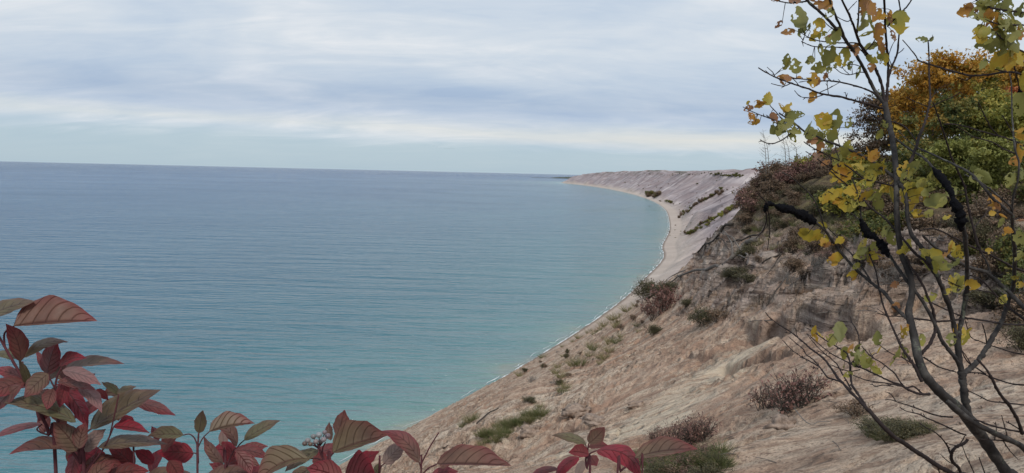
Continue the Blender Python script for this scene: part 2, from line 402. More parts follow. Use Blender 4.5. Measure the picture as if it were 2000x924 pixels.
c = m.mix(m.math('MULTIPLY', m.ramp(m.noise(co, .33, 5, .65), [(.50, 0.), (.62, .7)]), m.math('ADD', scf, .3)), c, (.45, .275, .19))               # pale dry runs
c = m.mix(m.ramp(n2, [(.40, .75), (.53, 0.)]), c, (.31, .20, .14))  # pit shade painted in: this and the next two dark speck layers
c = m.mix(m.ramp(m.noise(co, 4.5, 4, .7, .5), [(.36, .8), (.46, 0.)]), c, (.24, .155, .115))
c = m.mix(m.ramp(n3, [(.36, .8), (.50, 0.)]), c, (.20, .135, .10))
ft = m.vor(m.mapp(co, (1, 1, .6)), 1.9); fm_ = m.ramp(m.noise(co, .28, 3, .6), [(.42, 0.), (.55, 1.)])
c = m.mix(m.math('MULTIPLY', m.math('MULTIPLY', m.ramp(ft, [(.10, .75), (.30, 0.)]), fm_), m.math('ADD', m.math('MULTIPLY', scf, .8), .2)), c, (.27, .17, .12))
deb = m.vor(co, 3.2); debm = m.ramp(m.noise(co, .5, 3, .6), [(.50, 0.), (.62, 1.)])
c = m.mix(m.math('MULTIPLY', m.ramp(deb, [(.08, .8), (.22, 0.)]), debm), c, (.10, .07, .055))
rl = m.noise(m.mapp(co, (1, 1, .6)), 1.6, 5, .7); c = m.mix(m.math('MULTIPLY', m.attr('rust'), m.ramp(rl, [(.38, .05), (.58, .65)])), c, (.46, .29, .205))
ln_ = m.noise(m.mapp(sdv, (1, .05, 1)), 4.5, 4, .65, .3); c = m.mix(m.math('MULTIPLY', m.attr('pale'), m.ramp(ln_, [(.40, .0), (.56, .75)])), c, (.72, .61, .46))
c = m.mix(m.math('MULTIPLY', m.attr('scarp'), .6), c, (.15, .10, .08))  # shade under the scarp lips, painted as dark brown on the faces
# grey layered bank, ledge shadow painted into its dark bands
zz = m.n.new('ShaderNodeSeparateXYZ'); m.lk(co, zz.inputs[0])
lay = m.noise(m.mapp(co, (.12, .12, 2.6)), 1.0, 5, .6, .5)
cs = m.ramp(lay, [(.38, (.085, .066, .06)), (.46, (.30, .235, .205)), (.56, (.46, .375, .325)), (.66, (.62, .52, .44))])
cs = m.mix(m.ramp(m.noise(co, .22, 4, .6), [(.55, 0.), (.66, .75)]), cs, (.34, .20, .10))
c = m.mix(m.math('MULTIPLY', stt, .9), c, cs)
# leaf litter and turf above the bank
lit = m.ramp(m.noise(co, 1.4, 5, .65), [(.3, (.05, .04, .025)), (.5, (.12, .09, .055)), (.68, (.16, .14, .06))])
c = m.mix(m.math('MULTIPLY', spu, .95), c, lit)
# far faces: haze and shade painted in as greyer sand, streaks and buff crests
fs = m.noise(m.mapp(sdv, (1.0, .30, 1)), .022, 8, .68, 1.6); fh = m.noise(m.mapp(co, (.004, .004, .05)), 1.0, 6, .6, .5)
cf = m.ramp(fs, [(.38, (.19, .165, .175)), (.47, (.33, .28, .285)), (.56, (.43, .37, .37)), (.66, (.60, .53, .51))])
cf = m.mix(m.ramp(fh, [(.42, .6), (.58, 0.)]), cf, (.28, .215, .21))
beach = m.ramp(m.math('DIVIDE', dat, 60.), [(.3, 1.), (.9, 0.)])
cf = m.mix(m.math('MULTIPLY', beach, .75), cf, (.50, .42, .35))
scr = m.math('MULTIPLY', m.ramp(m.noise(co, .012, 8, .7), [(.50, 0.), (.56, .85)]), m.ramp(m.math('DIVIDE', dat, 500.), [(.28, 0.), (.42, 1.)]))
cf = m.mix(scr, cf, (.075, .075, .05))
c = m.mix(fat, c, cf)
wet = m.ramp(m.math('DIVIDE', dat, 10.), [(.12, 1.), (.35, 0.)])
c = m.mix(m.math('MULTIPLY', wet, .7), c, (.14, .105, .085))
m.set('Base Color', c); m.set('Roughness', .92); m.set('Specular IOR Level', .15)
hgt = m.math('ADD', m.math('MULTIPLY', n2, .5), m.math('ADD', m.math('MULTIPLY', n3, .10), m.math('MULTIPLY', stk2, .12)))
hgt = m.math('ADD', hgt, m.math('MULTIPLY', m.math('MULTIPLY', lay, stt), 1.3))
hgt = m.math('ADD', hgt, m.math('MULTIPLY', m.math('MULTIPLY', m.ramp(ft, [(.05, 0.), (.35, 1.)]), fm_), .35))
bs = m.math('SUBTRACT', 1., m.math('MULTIPLY', fat, .85))
b1 = m.bump(hgt, bs, 1.15)
b2 = m.bump(m.math('ADD', fs, fh), m.math('MULTIPLY', fat, .8), 9.0, b1)
m.set('Normal', b2)
SAND = m.m
FAR = sst(180, 700, RR)*np.ones_like(X)
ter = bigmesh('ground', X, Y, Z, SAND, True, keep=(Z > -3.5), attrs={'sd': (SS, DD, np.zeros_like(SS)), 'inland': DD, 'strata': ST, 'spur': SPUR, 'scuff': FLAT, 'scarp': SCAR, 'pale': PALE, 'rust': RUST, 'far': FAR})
tag(ter, kind='structure')
print('tip ds', s_at(1104, 358)-S0, s_at(1140, 362)-S0, s_at(1225, 377)-S0)
print('ground verts', len(ter.data.vertices))

# ray against the height field: photo pixel -> point on the ground
def gpt(px, py, r0=6., r1=400.):
    v = ray(px, py); h = math.hypot(v.x, v.y); r = np.exp(np.linspace(math.log(r0), math.log(r1), 500))
    x = v.x/h*r; y = v.y/h*r; zr = H+v.z/h*r; zt = terr(x, y); k = np.nonzero(zt >= zr)[0]
    if len(k) == 0: return None
    i = k[0]; return Vector((x[i], y[i], zt[i]))
def gz(x, y): return float(terr(np.array([x]), np.array([y]))[0])

# ------------------------------------------------------------------ lake
azw = np.arange(-75, 80, .5); rw = [60.]
while rw[-1] < 140000: rw.append(rw[-1]*1.03)
rw = np.array(rw); AW, RW = np.meshgrid(np.radians(azw), rw); XW = np.sin(AW)*RW; YW = np.cos(AW)*RW
DW, _ = shore_ds(XW.ravel(), YW.ravel()); DW = -DW.reshape(XW.shape)
m = M('lake_water'); co = m.coord(); off = m.attr('offshore')
offn = m.math('ADD', off, m.math('MULTIPLY', m.math('SUBTRACT', m.noise(co, .012, 4, .6), .5), 60.))
lg = m.math('DIVIDE', m.math('LOGARITHM', m.math('ADD', m.math('MAXIMUM', offn, 0.), 4.), 10.), 4.)
body = m.ramp(lg, [(.15, (.22, .25, .20)), (.24, (.15, .25, .22)), (.40, (.075, .195, .205)), (.54, (.030, .130, .170)), (.64, (.024, .102, .168)), (.76, (.026, .092, .190)), (.88, (.030, .095, .215)), (1., (.022, .072, .175))])
patch = m.noise(m.mapp(co, (.8, 1.1, 1), (0, 0, .35)), .0011, 7, .62, 1.2)
body = m.mix(m.ramp(patch, [(.40, 0.), (.65, .3)]), body, (.035, .085, .15))
m.set('Base Color', body); m.set('IOR', 1.33)
m.set('Roughness', m.ramp(patch, [(.35, .10), (.65, .17)]))
m.set('Specular IOR Level', m.ramp(lg, [(.49, 1.), (.60, .55), (.70, .20), (.79, .07), (.95, .03)]))
wv1 = m.noise(m.mapp(co, (.055, .20, 1), (0, 0, .10)), 1.0, 3, .55, .4)
wv2 = m.noise(m.mapp(co, (.36, 1.1, 1), (0, 0, -.08)), 1.0, 3, .6, .3)
wv3 = m.noise(m.mapp(co, (.011, .045, 1), (0, 0, .05)), 1.0, 3, .5, .3)
hw = m.math('ADD', m.math('ADD', m.math('MULTIPLY', wv1, 2.4), m.math('MULTIPLY', wv2, .30)), m.math('MULTIPLY', wv3, 5.5))
m.set('Normal', m.bump(hw, 1.0, 2.0))
WATER = m.m
wat = bigmesh('lake', XW, YW, np.zeros_like(XW), WATER, False, keep=(DW > -120), attrs={'offshore': DW})
tag(wat, kind='structure')
# ------------------------------------------------------------------ surf line
foam_v, foam_f = [], []
fm = M('foam'); fm.set('Base Color', (.55, .58, .58)); fm.set('Roughness', .6)
i0 = 0; acc = 0
pts = []
for i in range(len(SHp)-1):
    n = max(1, int(SEG[i]/2.5)) if SHp[i][1] < 2500 else max(1, int(SEG[i]/20))
    if SHp[i][1] > 9000: break
    for k in range(n): pts.append(SHp[i]+(SHp[i+1]-SHp[i])*k/n)
pts = np.array(pts)
pts = pts[pts[:, 1] > 60]
tg = np.gradient(pts, axis=0); tg /= np.hypot(*tg.T)[:, None]; nrm = np.stack([-tg[:, 1], tg[:, 0]], 1)
sa = np.cumsum(np.hypot(*np.gradient(pts, axis=0).T))
dist = np.hypot(*pts.T)
for row, (o0, amp, seed) in enumerate(((0.4, .5, 1), (3.2, 1.8, 7))):
    cen = o0 + amp*fbm(sa/26., sa*0, 3, seed) + .5*fbm(sa/5., sa*0, 2, seed+3)
    wd = np.clip(.18+.7*fbm(sa/18., sa*0+3, 3, seed+5), 0, 2)*(1 if row == 0 else .3)*(1+np.clip(dist/1500., 0, 1.5))
    base = len(foam_v)
    for j in range(len(pts)):
        a_ = pts[j]+nrm[j]*(cen[j]-wd[j]); b_ = pts[j]+nrm[j]*(cen[j]+wd[j])
        foam_v += [(a_[0], a_[1], .06+.01*row), (b_[0], b_[1], .06+.01*row)]
    foam_f += [(base+2*j, base+2*j+1, base+2*j+3, base+2*j+2) for j in range(len(pts)-1) if wd[j] > .05 or wd[j+1] > .05]
fo = mesh_obj('surf_foam', foam_v, foam_f, fm.m)
tag(fo, 'thin broken white line of surf along the foot of the sand slope', 'foam', kind='stuff')

# far wooded point beyond the dunes
q0 = PZ(1112, 346.5, 0); hv, hf = [], []
nx_, ny_ = 60, 8
base_y = 15500.0
for j in range(ny_+1):
    for i in range(nx_+1):
        px = 1040+i*2.2; v = ray(px, 345); k = base_y/v.y
        x = v.x*k; y = base_y+j*160
        prof = np.interp(px, [1040, 1080, 1086, 1100, 1125, 1175], [2, 3, 16, 26, 34, 40])*math.sin(math.pi*j/ny_)**.5
        z = -1 if j in (0, ny_) else prof*(1+.35*float(pn(np.array([i*.9]), np.array([j*1.]))[0]))
        hv.append((x, y, z))
for j in range(ny_):
    for i in range(nx_): a = j*(nx_+1)+i; hf.append((a, a+1, a+nx_+2, a+nx_+1))
hm_ = M('wooded_point'); hm_.set('Base Color', hm_.ramp(hm_.noise(hm_.coord(), .02, 4), [(.4, (.035, .05, .04)), (.6, (.07, .08, .05))])); hm_.set('Roughness', 1.)
hd = mesh_obj('distant_point', hv, hf, hm_.m); tag(hd, kind='structure')

# ------------------------------------------------------------------ plant materials
def leaf_mat(name, stops, trans=.25, rough=.6, spec=.3):
    m = M(name); t = m.attr('tint')
    n = m.noise(m.coord(), 30, 2)
    v = m.math('ADD', t, m.math('MULTIPLY', m.math('SUBTRACT', n, .5), .25), True)
    c = m.ramp(v, stops); m.set('Base Color', c); m.set('Roughness', rough); m.set('Specular IOR Level', spec)
    if trans:
        tr = m.n.new('ShaderNodeBsdfTranslucent'); m.lk(c, tr.inputs[0]); mx = m.n.new('ShaderNodeMixShader'); mx.inputs[0].default_value = trans
        m.lk(m.b.outputs[0], mx.inputs[1]); m.lk(tr.outputs[0], mx.inputs[2]); m.lk(mx.outputs[0], m.out.inputs[0])
    return m.m
def bark_mat(name, stops, scale=60, bump=.4, dist=.004):
    m = M(name); co = m.coord(); n = m.noise(co, scale, 5, .65); n2 = m.noise(co, scale*.22, 4, .6)
    c = m.ramp(m.math('ADD', m.math('MULTIPLY', n, .5), m.math('MULTIPLY', n2, .5)), stops)
    m.set('Base Color', c); m.set('Roughness', .85); m.set('Specular IOR Level', .2)
    m.set('Normal', m.bump(n, bump, dist)); return m.m
G = {
 'maple': leaf_mat('maple_leaves', [(.0, (.20, .18, .04)), (.3, (.36, .22, .04)), (.6, (.50, .25, .04)), (.85, (.56, .34, .06)), (1., (.42, .15, .05))], .35),
 'yellow': leaf_mat('yellow_green_leaves', [(.0, (.13, .15, .04)), (.4, (.26, .26, .06)), (.75, (.42, .37, .08)), (1., (.50, .34, .08))], .35),
 'dark': leaf_mat('dark_green_leaves', [(.0, (.06, .075, .028)), (.4, (.11, .13, .04)), (.7, (.20, .18, .05)), (1., (.36, .22, .05))], .35),
 'light': leaf_mat('light_green_leaves', [(.0, (.13, .14, .04)), (.5, (.24, .25, .065)), (1., (.36, .34, .10))], .35),
 'red': leaf_mat('orange_red_leaves', [(.0, (.12, .08, .03)), (.4, (.36, .13, .05)), (.8, (.50, .17, .07)), (1., (.5, .25, .06))]),
 'brown': leaf_mat('brown_twig_leaves', [(.0, (.08, .06, .04)), (.5, (.16, .11, .07)), (.8, (.21, .13, .085)), (1., (.19, .16, .08))], .15),
 'wine': leaf_mat('wine_red_leaves', [(.0, (.09, .055, .045)), (.5, (.20, .10, .085)), (1., (.30, .17, .13))], .15),
 'olive': leaf_mat('olive_brown_leaves', [(.0, (.035, .035, .018)), (.4, (.075, .07, .032)), (.75, (.12, .10, .05)), (1., (.17, .13, .075))], .1),
 'grass': leaf_mat('dry_grass', [(.0, (.10, .10, .04)), (.5, (.20, .18, .08)), (1., (.33, .27, .15))], .2),
 'ggreen': leaf_mat('green_turf', [(.0, (.05, .065, .025)), (.5, (.10, .12, .04)), (1., (.20, .18, .08))], .2),
}
BARK = {'dark': bark_mat('dark_bark', [(.3, (.035, .028, .024)), (.6, (.08, .066, .055))], 14),
        'grey': bark_mat('grey_bark', [(.3, (.11, .10, .09)), (.65, (.24, .22, .20))], 14),
        'drift': bark_mat('weathered_wood', [(.3, (.07, .058, .05)), (.5, (.14, .12, .105)), (.7, (.27, .24, .21))], 9, .6, .02)}

# ------------------------------------------------------------------ tube builder
class TB:
    def __init__(s, sides=7): s.v = []; s.f = []; s.n = sides
    def tube(s, pts, rad, cap=True, wob=0.0):
        pts = [Vector(p) for p in pts]; n = len(pts)
        if n < 2: return
        b0 = len(s.v); ref = None
        for i, p in enumerate(pts):
            t = (pts[min(i+1, n-1)]-pts[max(i-1, 0)]); 
            if t.length < 1e-9: t = Vector((0, 0, 1))
            t.normalize()
            if ref is None: ref = t.orthogonal().normalized()
            ref = (ref - t*ref.dot(t)); 
            if ref.length < 1e-6: ref = t.orthogonal()
            ref.normalize(); bi = t.cross(ref)
            for k in range(s.n):
                a = 2*math.pi*k/s.n; r = rad[i]*(1+wob*RND.uniform(-1, 1))
                s.v.append(p+(ref*math.cos(a)+bi*math.sin(a))*r)
        for i in range(n-1):
            for k in range(s.n):
                a = b0+i*s.n+k; b = b0+i*s.n+(k+1) % s.n; s.f.append((a, b, b+s.n, a+s.n))
        if cap:
            s.f.append(tuple(b0+k for k in range(s.n))[::-1]); e = b0+(n-1)*s.n; s.f.append(tuple(e+k for k in range(s.n)))
    def build(s, name, mat, parent=None, loc=None): return mesh_obj(name, s.v, s.f, mat, parent, loc)
def smooth_poly(pts, rad, sub=3):
    """Catmull-Rom through points"""
    out, ro = [], []; P_ = [Vector(p) for p in pts]; n = len(P_)
    for i in range(n-1):
        p0, p1, p2, p3 = P_[max(i-1, 0)], P_[i], P_[i+1], P_[min(i+2, n-1)]
        for k in range(sub):
            t = k/sub; t2 = t*t; t3 = t2*t
            out.append(.5*((2*p1)+(p2-p0)*t+(2*p0-5*p1+4*p2-p3)*t2+(3*p1-p0-3*p2+p3)*t3)); ro.append(rad[i]*(1-t)+rad[i+1]*t)
    out.append(P_[-1]); ro.append(rad[-1]); return out, ro

def leaf_cloud(pos, size, rs, flat=.3, tint=None, elong=1.7, jit=.35):
    """small diamond leaves at positions; returns verts, faces, tints"""
    n = len(pos); d = rs.normal(size=(n, 3)); d /= np.linalg.norm(d, axis=1)[:, None]
    e = rs.normal(size=(n, 3)); e[:, 2] *= flat; e -= d*(e*d).sum(1)[:, None]; e /= np.linalg.norm(e, axis=1)[:, None]
    s = size*(1+jit*rs.normal(size=n)).clip(.4, 2.)
    L_ = d*(s*elong*.5)[:, None]; W_ = e*(s*.5)[:, None]; nn = np.cross(d, e)*(s*.12)[:, None]
    v = np.stack([pos-L_, pos+W_+nn, pos+L_, pos-W_+nn], 1).reshape(-1, 3)
    f = np.arange(4*n).reshape(n, 4)
    if tint is None: tint = rs.rand(n)
    return v, f, np.repeat(np.clip(tint, 0, 1), 4)
def cloud_mesh(name, v, f, t, mat, parent):
    me = bpy.data.meshes.new(name); me.vertices.add(len(v)); me.vertices.foreach_set('co', np.asarray(v, float).ravel())
    f = np.asarray(f, np.int32); me.loops.add(f.size); me.loops.foreach_set('vertex_index', f.ravel()); me.polygons.add(len(f))
    me.polygons.foreach_set('loop_start', np.arange(0, f.size, 4, dtype=np.int32)); me.update(calc_edges=True)
    at = me.attributes.new('tint', 'FLOAT', 'POINT'); at.data.foreach_set('value', np.asarray(t, float)); me.materials.append(mat)
    o = bpy.data.objects.new(name, me); C.objects.link(o)
    if parent: o.parent = parent
    return o

def grow_limbs(h, spread, rs, n1=9, n2=5, n3=3, r0=.16, start=.25, bend=.25, lean=(0, 0), sides=6):
    """trunk + three orders of limbs, returns TB and tip positions"""
    tb = TB(sides); tips = []
    npt = 8; tr = [Vector((lean[0]*h*(i/npt)**1.5+rs.normal()*.02*h*(i > 0), lean[1]*h*(i/npt)**1.5+rs.normal()*.02*h*(i > 0), h*i/npt)) for i in range(npt+1)]
    rad = [r0*(1-.85*i/npt) for i in range(npt+1)]; p_, r_ = smooth_poly([Vector((0, 0, -.4))]+tr, [r0*1.15]+rad, 2); tb.tube(p_, r_)
    def limb(p, d, ln, r, order):
        pts = [p]; q = p.copy(); dd = d.copy(); k = 4
        for i in range(k):
            dd = (dd+Vector(rs.normal(size=3))*bend*.5+Vector((0, 0, .06))).normalized(); q = q+dd*ln/k; pts.append(q.copy())
        tb.tube(pts, [r*(1-.75*i/k) for i in range(k+1)], cap=False)
        if order == 3: tips.append(pts[-1]); tips.append(pts[2]); return
        n = n2 if order == 1 else n3
        for j in range(n):
            t = .3+.7*(j+rs.rand())/n; i = min(int(t*k), k-1); b = pts[i].lerp(pts[i+1], t*k-i)
            nd = (dd*.55+Vector(rs.normal(size=3))*.75).normalized(); limb(b, nd, ln*(.55-.1*t)+.02, r*.45, order+1)
        tips.append(pts[-1])
    for j in range(n1):
        t = start+(1-start)*(j+.5*rs.rand())/n1; i = min(int(t*npt), npt-1); b = tr[i].lerp(tr[i+1], t*npt-i)
        a = j*2.4+rs.rand(); el = .25+.9*t*t; nd = Vector((math.cos(a)*math.cos(el), math.sin(a)*math.cos(el), math.sin(el)))
        prof = math.sin(math.pi*min(1, (t-start)/(1-start)*.85+.18))**.6
        limb(b, nd, spread*prof*(.85+.3*rs.rand()), r0*.42*(1.1-t*.7), 1)
    return tb, tips
def make_tree(name, label, cat, loc, h, spread, mat, bark, seed, leaf=.16, per=26, clump=.55, n1=11, start=.2, group=None, lean=(0, 0), r0=None):
    rs = np.random.RandomState(seed); o = empty(name, loc, rs.rand()*6)
    tb, tips = grow_limbs(h, spread, rs, n1=n1, r0=r0 or h*.014, start=start, lean=lean); tb.build('trunk', BARK[bark], o)
    if per:
        T = np.array([tuple(t) for t in tips]); tk_ = rs.rand(len(T)); pos = []; tn = []
        for i in range(len(T)):
            k = max(2, int(per*rs.uniform(.05, 1.9))); sp_ = clump*rs.uniform(.6, 1.3)
            q = rs.normal(size=(k, 3))*np.array([1, 1, .45])*sp_*.65+T[i]; pos.append(q); tn.append(tk_[i]*.7+rs.rand(k)*.3)
        v, f, t = leaf_cloud(np.concatenate(pos), leaf, rs, tint=np.concatenate(tn)); cloud_mesh('crown', v, f, t, G[mat], o)
    tag(o, label, cat, group); return o
def make_shrub(name, h, w, mat, seed, bark='dark', stems=16, leaf=.07, per=9, clump=.16):
    rs = np.random.RandomState(seed); o = empty(name, (0, 0, 0)); tb = TB(4); tips = []
    for j in range(stems):
        a = rs.rand()*6.28; el = rs.uniform(.6, 1.45); d = Vector((math.cos(a)*math.cos(el), math.sin(a)*math.cos(el), math.sin(el))); p = Vector((rs.normal()*.12*w, rs.normal()*.12*w, -.1)); ln = h*rs.uniform(.7, 1.1)
        pts = [p.copy()]
        for i in range(5): d = (d+Vector(rs.normal(size=3))*.13+Vector((0, 0, .03))).normalized(); p = p+d*ln/5; pts.append(p.copy())
        tb.tube(pts, [.016*h*(1-.8*i/5) for i in range(6)], cap=False); tips.append(pts[-1])
        for i in (2, 3, 4):
            for k in range(3):
                dd = (d+Vector(rs.normal(size=3))*.6).normalized(); q = pts[i]; e_ = q+dd*ln*.28; e2 = e_+(dd+Vector(rs.normal(size=3))*.4).normalized()*ln*.14
                tb.tube([q, e_, e2], [.007*h, .004*h, .002*h], cap=False); tips += [e_, e2]
    tb.build('stem', BARK[bark], o)
    if per:
        T = np.array([tuple(t) for t in tips]); T[:, :2] *= w/h if False else 1
        tk_ = rs.rand(len(T)); pos = []; tn = []
        for i in range(len(T)):
            k = max(1, int(per*rs.uniform(.3, 1.6))); pos.append(rs.normal(size=(k, 3))*clump*.6+T[i]); tn.append(tk_[i]*.6+rs.rand(k)*.4)
        v, f, t = leaf_cloud(np.concatenate(pos), leaf, rs, tint=np.concatenate(tn)); cloud_mesh('foliage', v, f, t, G[mat], o)
    return o
def make_tuft(name, h, mat, seed, n=90, r=.25, wd=.012):
    rs = np.random.RandomState(seed); v = []; f = []; t = []
    for j in range(n):
        a = rs.rand()*6.28; rr_ = r*rs.rand()**.6; p = Vector((math.cos(a)*rr_, math.sin(a)*rr_, -.05)); ln = h*rs.uniform(.5, 1.1)
        lean = Vector((math.cos(a), math.sin(a), 0))*rs.uniform(.1, .7)+Vector(rs.normal(size=3))*.15; d = (Vector((0, 0, 1))+lean).normalized(); sd = d.cross(Vector((rs.normal(), rs.normal(), 0))).normalized()*wd
        tt = rs.rand(); b = len(v); q = p
        for i in range(4):
            k = 1-i/3.3; v += [q-sd*k, q+sd*k]; t += [tt, tt]; d = (d+Vector((lean.x, lean.y, -.2))*.28).normalized(); q = q+d*ln/3
        for i in range(3): f.append((b+2*i, b+2*i+1, b+2*i+3, b+2*i+2))
    return cloud_mesh(name, [tuple(q) for q in v], f, t, G[mat], None)
# ------------------------------------------------------------------ forest behind the bank
def on_ground(px, r, dz=0.):
    v = ray(px, 400); h = math.hypot(v.x, v.y); x, y = v.x/h*r, v.y/h*r; return Vector((x, y, gz(x, y)+dz))
def top_h(px, py, loc):
    v = ray(px, py); h = math.hypot(v.x, v.y); r = math.hypot(loc.x, loc.y); return H+v.z/h*r-loc.z
TREES = [ # kind, label, px, r, top py, width px, mat, bark, per, leaf
 ('maple_tree', 'large orange and rust coloured maple behind the tall sapling', 1815, 80, 108, 205, 'maple', 'dark', 30, .17),
 ('maple_tree', 'orange brown maple at the right edge, leaves thin at its top', 2000, 84, 118, 150, 'maple', 'dark', 24, .17),
 ('broadleaf_tree', 'yellow green tree rising just right of the orange maple', 1905, 88, 126, 140, 'yellow', 'grey', 26, .17),
 ('broadleaf_tree', 'tree with a patch of bright orange red leaves near the right edge', 1962, 79, 168, 75, 'red', 'dark', 22, .16),
 ('bare_tree', 'leafless grey tree whose fine twigs top the coloured forest', 1893, 97, 84, 150, None, 'grey', 0, 0),
 ('broadleaf_tree', 'dark green tree shaded under the orange maple', 1850, 74, 212, 170, 'dark', 'dark', 30, .15),
 ('broadleaf_tree', 'olive yellow tree below the orange red leaves at right', 1975, 72, 215, 150, 'yellow', 'dark', 30, .15),
 ('broadleaf_tree', 'brownish dark tree with thin twigs at the left end of the forest', 1705, 84, 190, 120, 'brown', 'dark', 22, .13),
 ('broadleaf_tree', 'dark olive tree filling the gap left of the orange maple', 1760, 92, 178, 130, 'dark', 'dark', 28, .16),
 ('small_tree', 'bright light green bushy tree in front of the orange maple', 1852, 64, 283, 105, 'light', 'grey', 22, .12),
 ('small_tree', 'bright light green bushy tree farther right, under the dark green tree', 1943, 62, 282, 110, 'light', 'grey', 22, .12),
 ('small_tree', 'dark green bushy tree left of the two light green ones', 1785, 70, 285, 95, 'dark', 'grey', 24, .12),
 ('broadleaf_tree', 'yellow green tree filling the middle of the forest between maple and edge', 1925, 77, 185, 110, 'yellow', 'grey', 26, .15),
 ('broadleaf_tree', 'golden yellow tree standing behind the right edge of the forest', 2050, 76, 130, 150, 'yellow', 'grey', 24, .17),
 ('broadleaf_tree', 'dark tree deep in the forest behind the orange maple', 1840, 108, 150, 170, 'dark', 'dark', 26, .18),
 ('broadleaf_tree', 'dark tree deep in the forest at far right', 1990, 106, 135, 190, 'dark', 'dark', 26, .18),
 ('broadleaf_tree', 'olive yellow tree deep in the forest between maple and edge', 1930, 112, 150, 170, 'yellow', 'dark', 26, .18)]
for i, (nm, lb, px, r, ty, wpx, mat, bark, per, leaf) in enumerate(TREES):
    loc = on_ground(px, r); h = top_h(px, ty, loc); spread = wpx/2/F*r
    cat = 'tree'
    make_tree(nm, lb, cat, loc, h*.90, spread*.80, mat, bark, 100+i, leaf=leaf, per=int(per*1.0), clump=.62 if nm != 'small_tree' else .42, n1=13 if per else 9, start=.12 if mat else .3)

# two thin bare trees on the crest
for i, (px, ty, lb) in enumerate(((1494, 252, 'leafless thin grey tree on the crest, left of the two'), (1531, 262, 'leafless thin grey tree on the crest, right of the two and forked'))):
    loc = on_ground(px, 91+i); h = top_h(px-5, ty, loc)
    rs = np.random.RandomState(40+i); o = empty('bare_tree', loc); tb = TB(4)
    for k in range(2+i):
        dx = rs.normal()*.25; a = [Vector((dx*.3+k*.25, 0, -.2)), Vector((dx*.5+k*.35, 0, h*.3)), Vector((dx+k*.35-.1, .1, h*.65)), Vector((dx+k*.25-.5, .1, h*(1-.1*k)))]
        p_, r_ = smooth_poly(a, [.055, .045, .03, .012], 6); tb.tube(p_, r_)
        for j in range(22):
            q = p_[min(int(4+j*14/22), len(p_)-2)]; s_ = -1 if rs.rand() < .72 else 1; ln = rs.uniform(.5, 1.25)*(1.1-.5*j/22)
            d = Vector((s_*rs.uniform(.5, 1), rs.normal()*.6, rs.uniform(.1, .8))).normalized(); e1 = q+d*ln*.5; e2 = e1+(d+Vector((s_*.3, 0, .35))).normalized()*ln*.5
            tb.tube([q, e1, e2], [.016, .010, .005], cap=False)
            for m_ in range(3):
                q2 = e1.lerp(e2, rs.rand()); tb.tube([q2, q2+(d+Vector(rs.normal(size=3))*.5).normalized()*ln*.3], [.007, .004], cap=False)
    tb.build('trunk', BARK['grey'], o); tag(o, lb, 'bare tree', 'leafless trees on the crest')

# ------------------------------------------------------------------ shrubs: prototypes then copies
PROTO = {}; EXTRA = []
def proto(key, *a, **k): o = make_shrub(*a, **k); PROTO[key] = o; index_kids(o); o['_n'] = 0
proto('brownA', 'shrub', 1.0, 1.0, 'brown', 1, stems=20, leaf=.045, per=7, clump=.10)
proto('brownB', 'shrub', 1.0, 1.0, 'brown', 2, stems=15, leaf=.05, per=5, clump=.11)
proto('wineA', 'shrub', 1.0, 1.0, 'wine', 3, stems=16, leaf=.05, per=5, clump=.08)
proto('wineB', 'shrub', 1.0, 1.0, 'wine', 4, stems=13, leaf=.055, per=3, clump=.06)
proto('darkA', 'shrub', 1.0, 1.0, 'dark', 5, stems=18, leaf=.06, per=9, clump=.13)
proto('yellA', 'shrub', 1.0, 1.0, 'yellow', 6, stems=15, leaf=.07, per=7, clump=.13)
proto('clumpA', 'shrub', 1.0, 1.0, 'olive', 12, stems=34, leaf=.035, per=9, clump=.12)
proto('twigW', 'shrub', 1.0, 1.0, 'wine', 13, stems=22, leaf=.042, per=1, clump=.03)
proto('bare', 'shrub', 1.0, 1.0, 'brown', 7, stems=18, leaf=.05, per=0, bark='grey')
proto('farA', 'far_shrub', 1.0, 1.0, 'dark', 8, stems=10, leaf=.10, per=5, clump=.15)
proto('farB', 'far_shrub', 1.0, 1.0, 'brown', 9, stems=10, leaf=.10, per=5, clump=.15)
proto('farY', 'far_shrub', 1.0, 1.0, 'yellow', 10, stems=10, leaf=.10, per=5, clump=.15)
def put(key, loc, h, w, label, group=None, cat='shrub', name=None):
    p = PROTO[key]
    if p['_n'] == 0: o = p
    else: o = copy_tree(p)
    p['_n'] = p['_n']+1
    if '_n' in o.keys() and o is not p: del o['_n']
    o.location = loc; o.scale = (w, w, h); o.rotation_euler = (0, 0, RND.random()*6.28)
    for k in ('group', ): 
        if k in o.keys(): del o[k]
    if name: o.name = name
    tag(o, label, cat, group); return o
# thicket on the crest of the bank
def scatter(n, xr, rr_, keys, hr, label, group, wmul=1.0, seed=1):
    rs = random.Random(seed)
    for i in range(n):
        px = rs.uniform(*xr); r = rs.uniform(*rr_) if not callable(rr_) else rr_(px, rs)
        loc = on_ground(px, r, -.05); h = rs.uniform(*hr); put(rs.choice(keys), loc, h, h*wmul*rs.uniform(.8, 1.2), label, group)
scatter(64, (1462, 1650), (84, 99), ['brownA', 'brownB', 'brownA', 'wineA'], (1.2, 2.1), 'reddish brown twiggy shrub in the thicket on the crest of the bank', 'brown shrubs of the crest thicket', 1.1, 1)
scatter(16, (1446, 1490), (90, 99), ['wineA', 'wineB'], (1.0, 1.7), 'wine red twiggy shrub at the seaward edge of the crest thicket', 'wine red shrubs at the edge of the thicket', 1.0, 2)
scatter(40, (1455, 1680), (72, 84), ['brownA', 'brownB', 'clumpA', 'brownB'], (.7, 1.3), 'low dry brown shrub on the slope just below the crest thicket', 'low shrubs below the thicket', 1.2, 3)
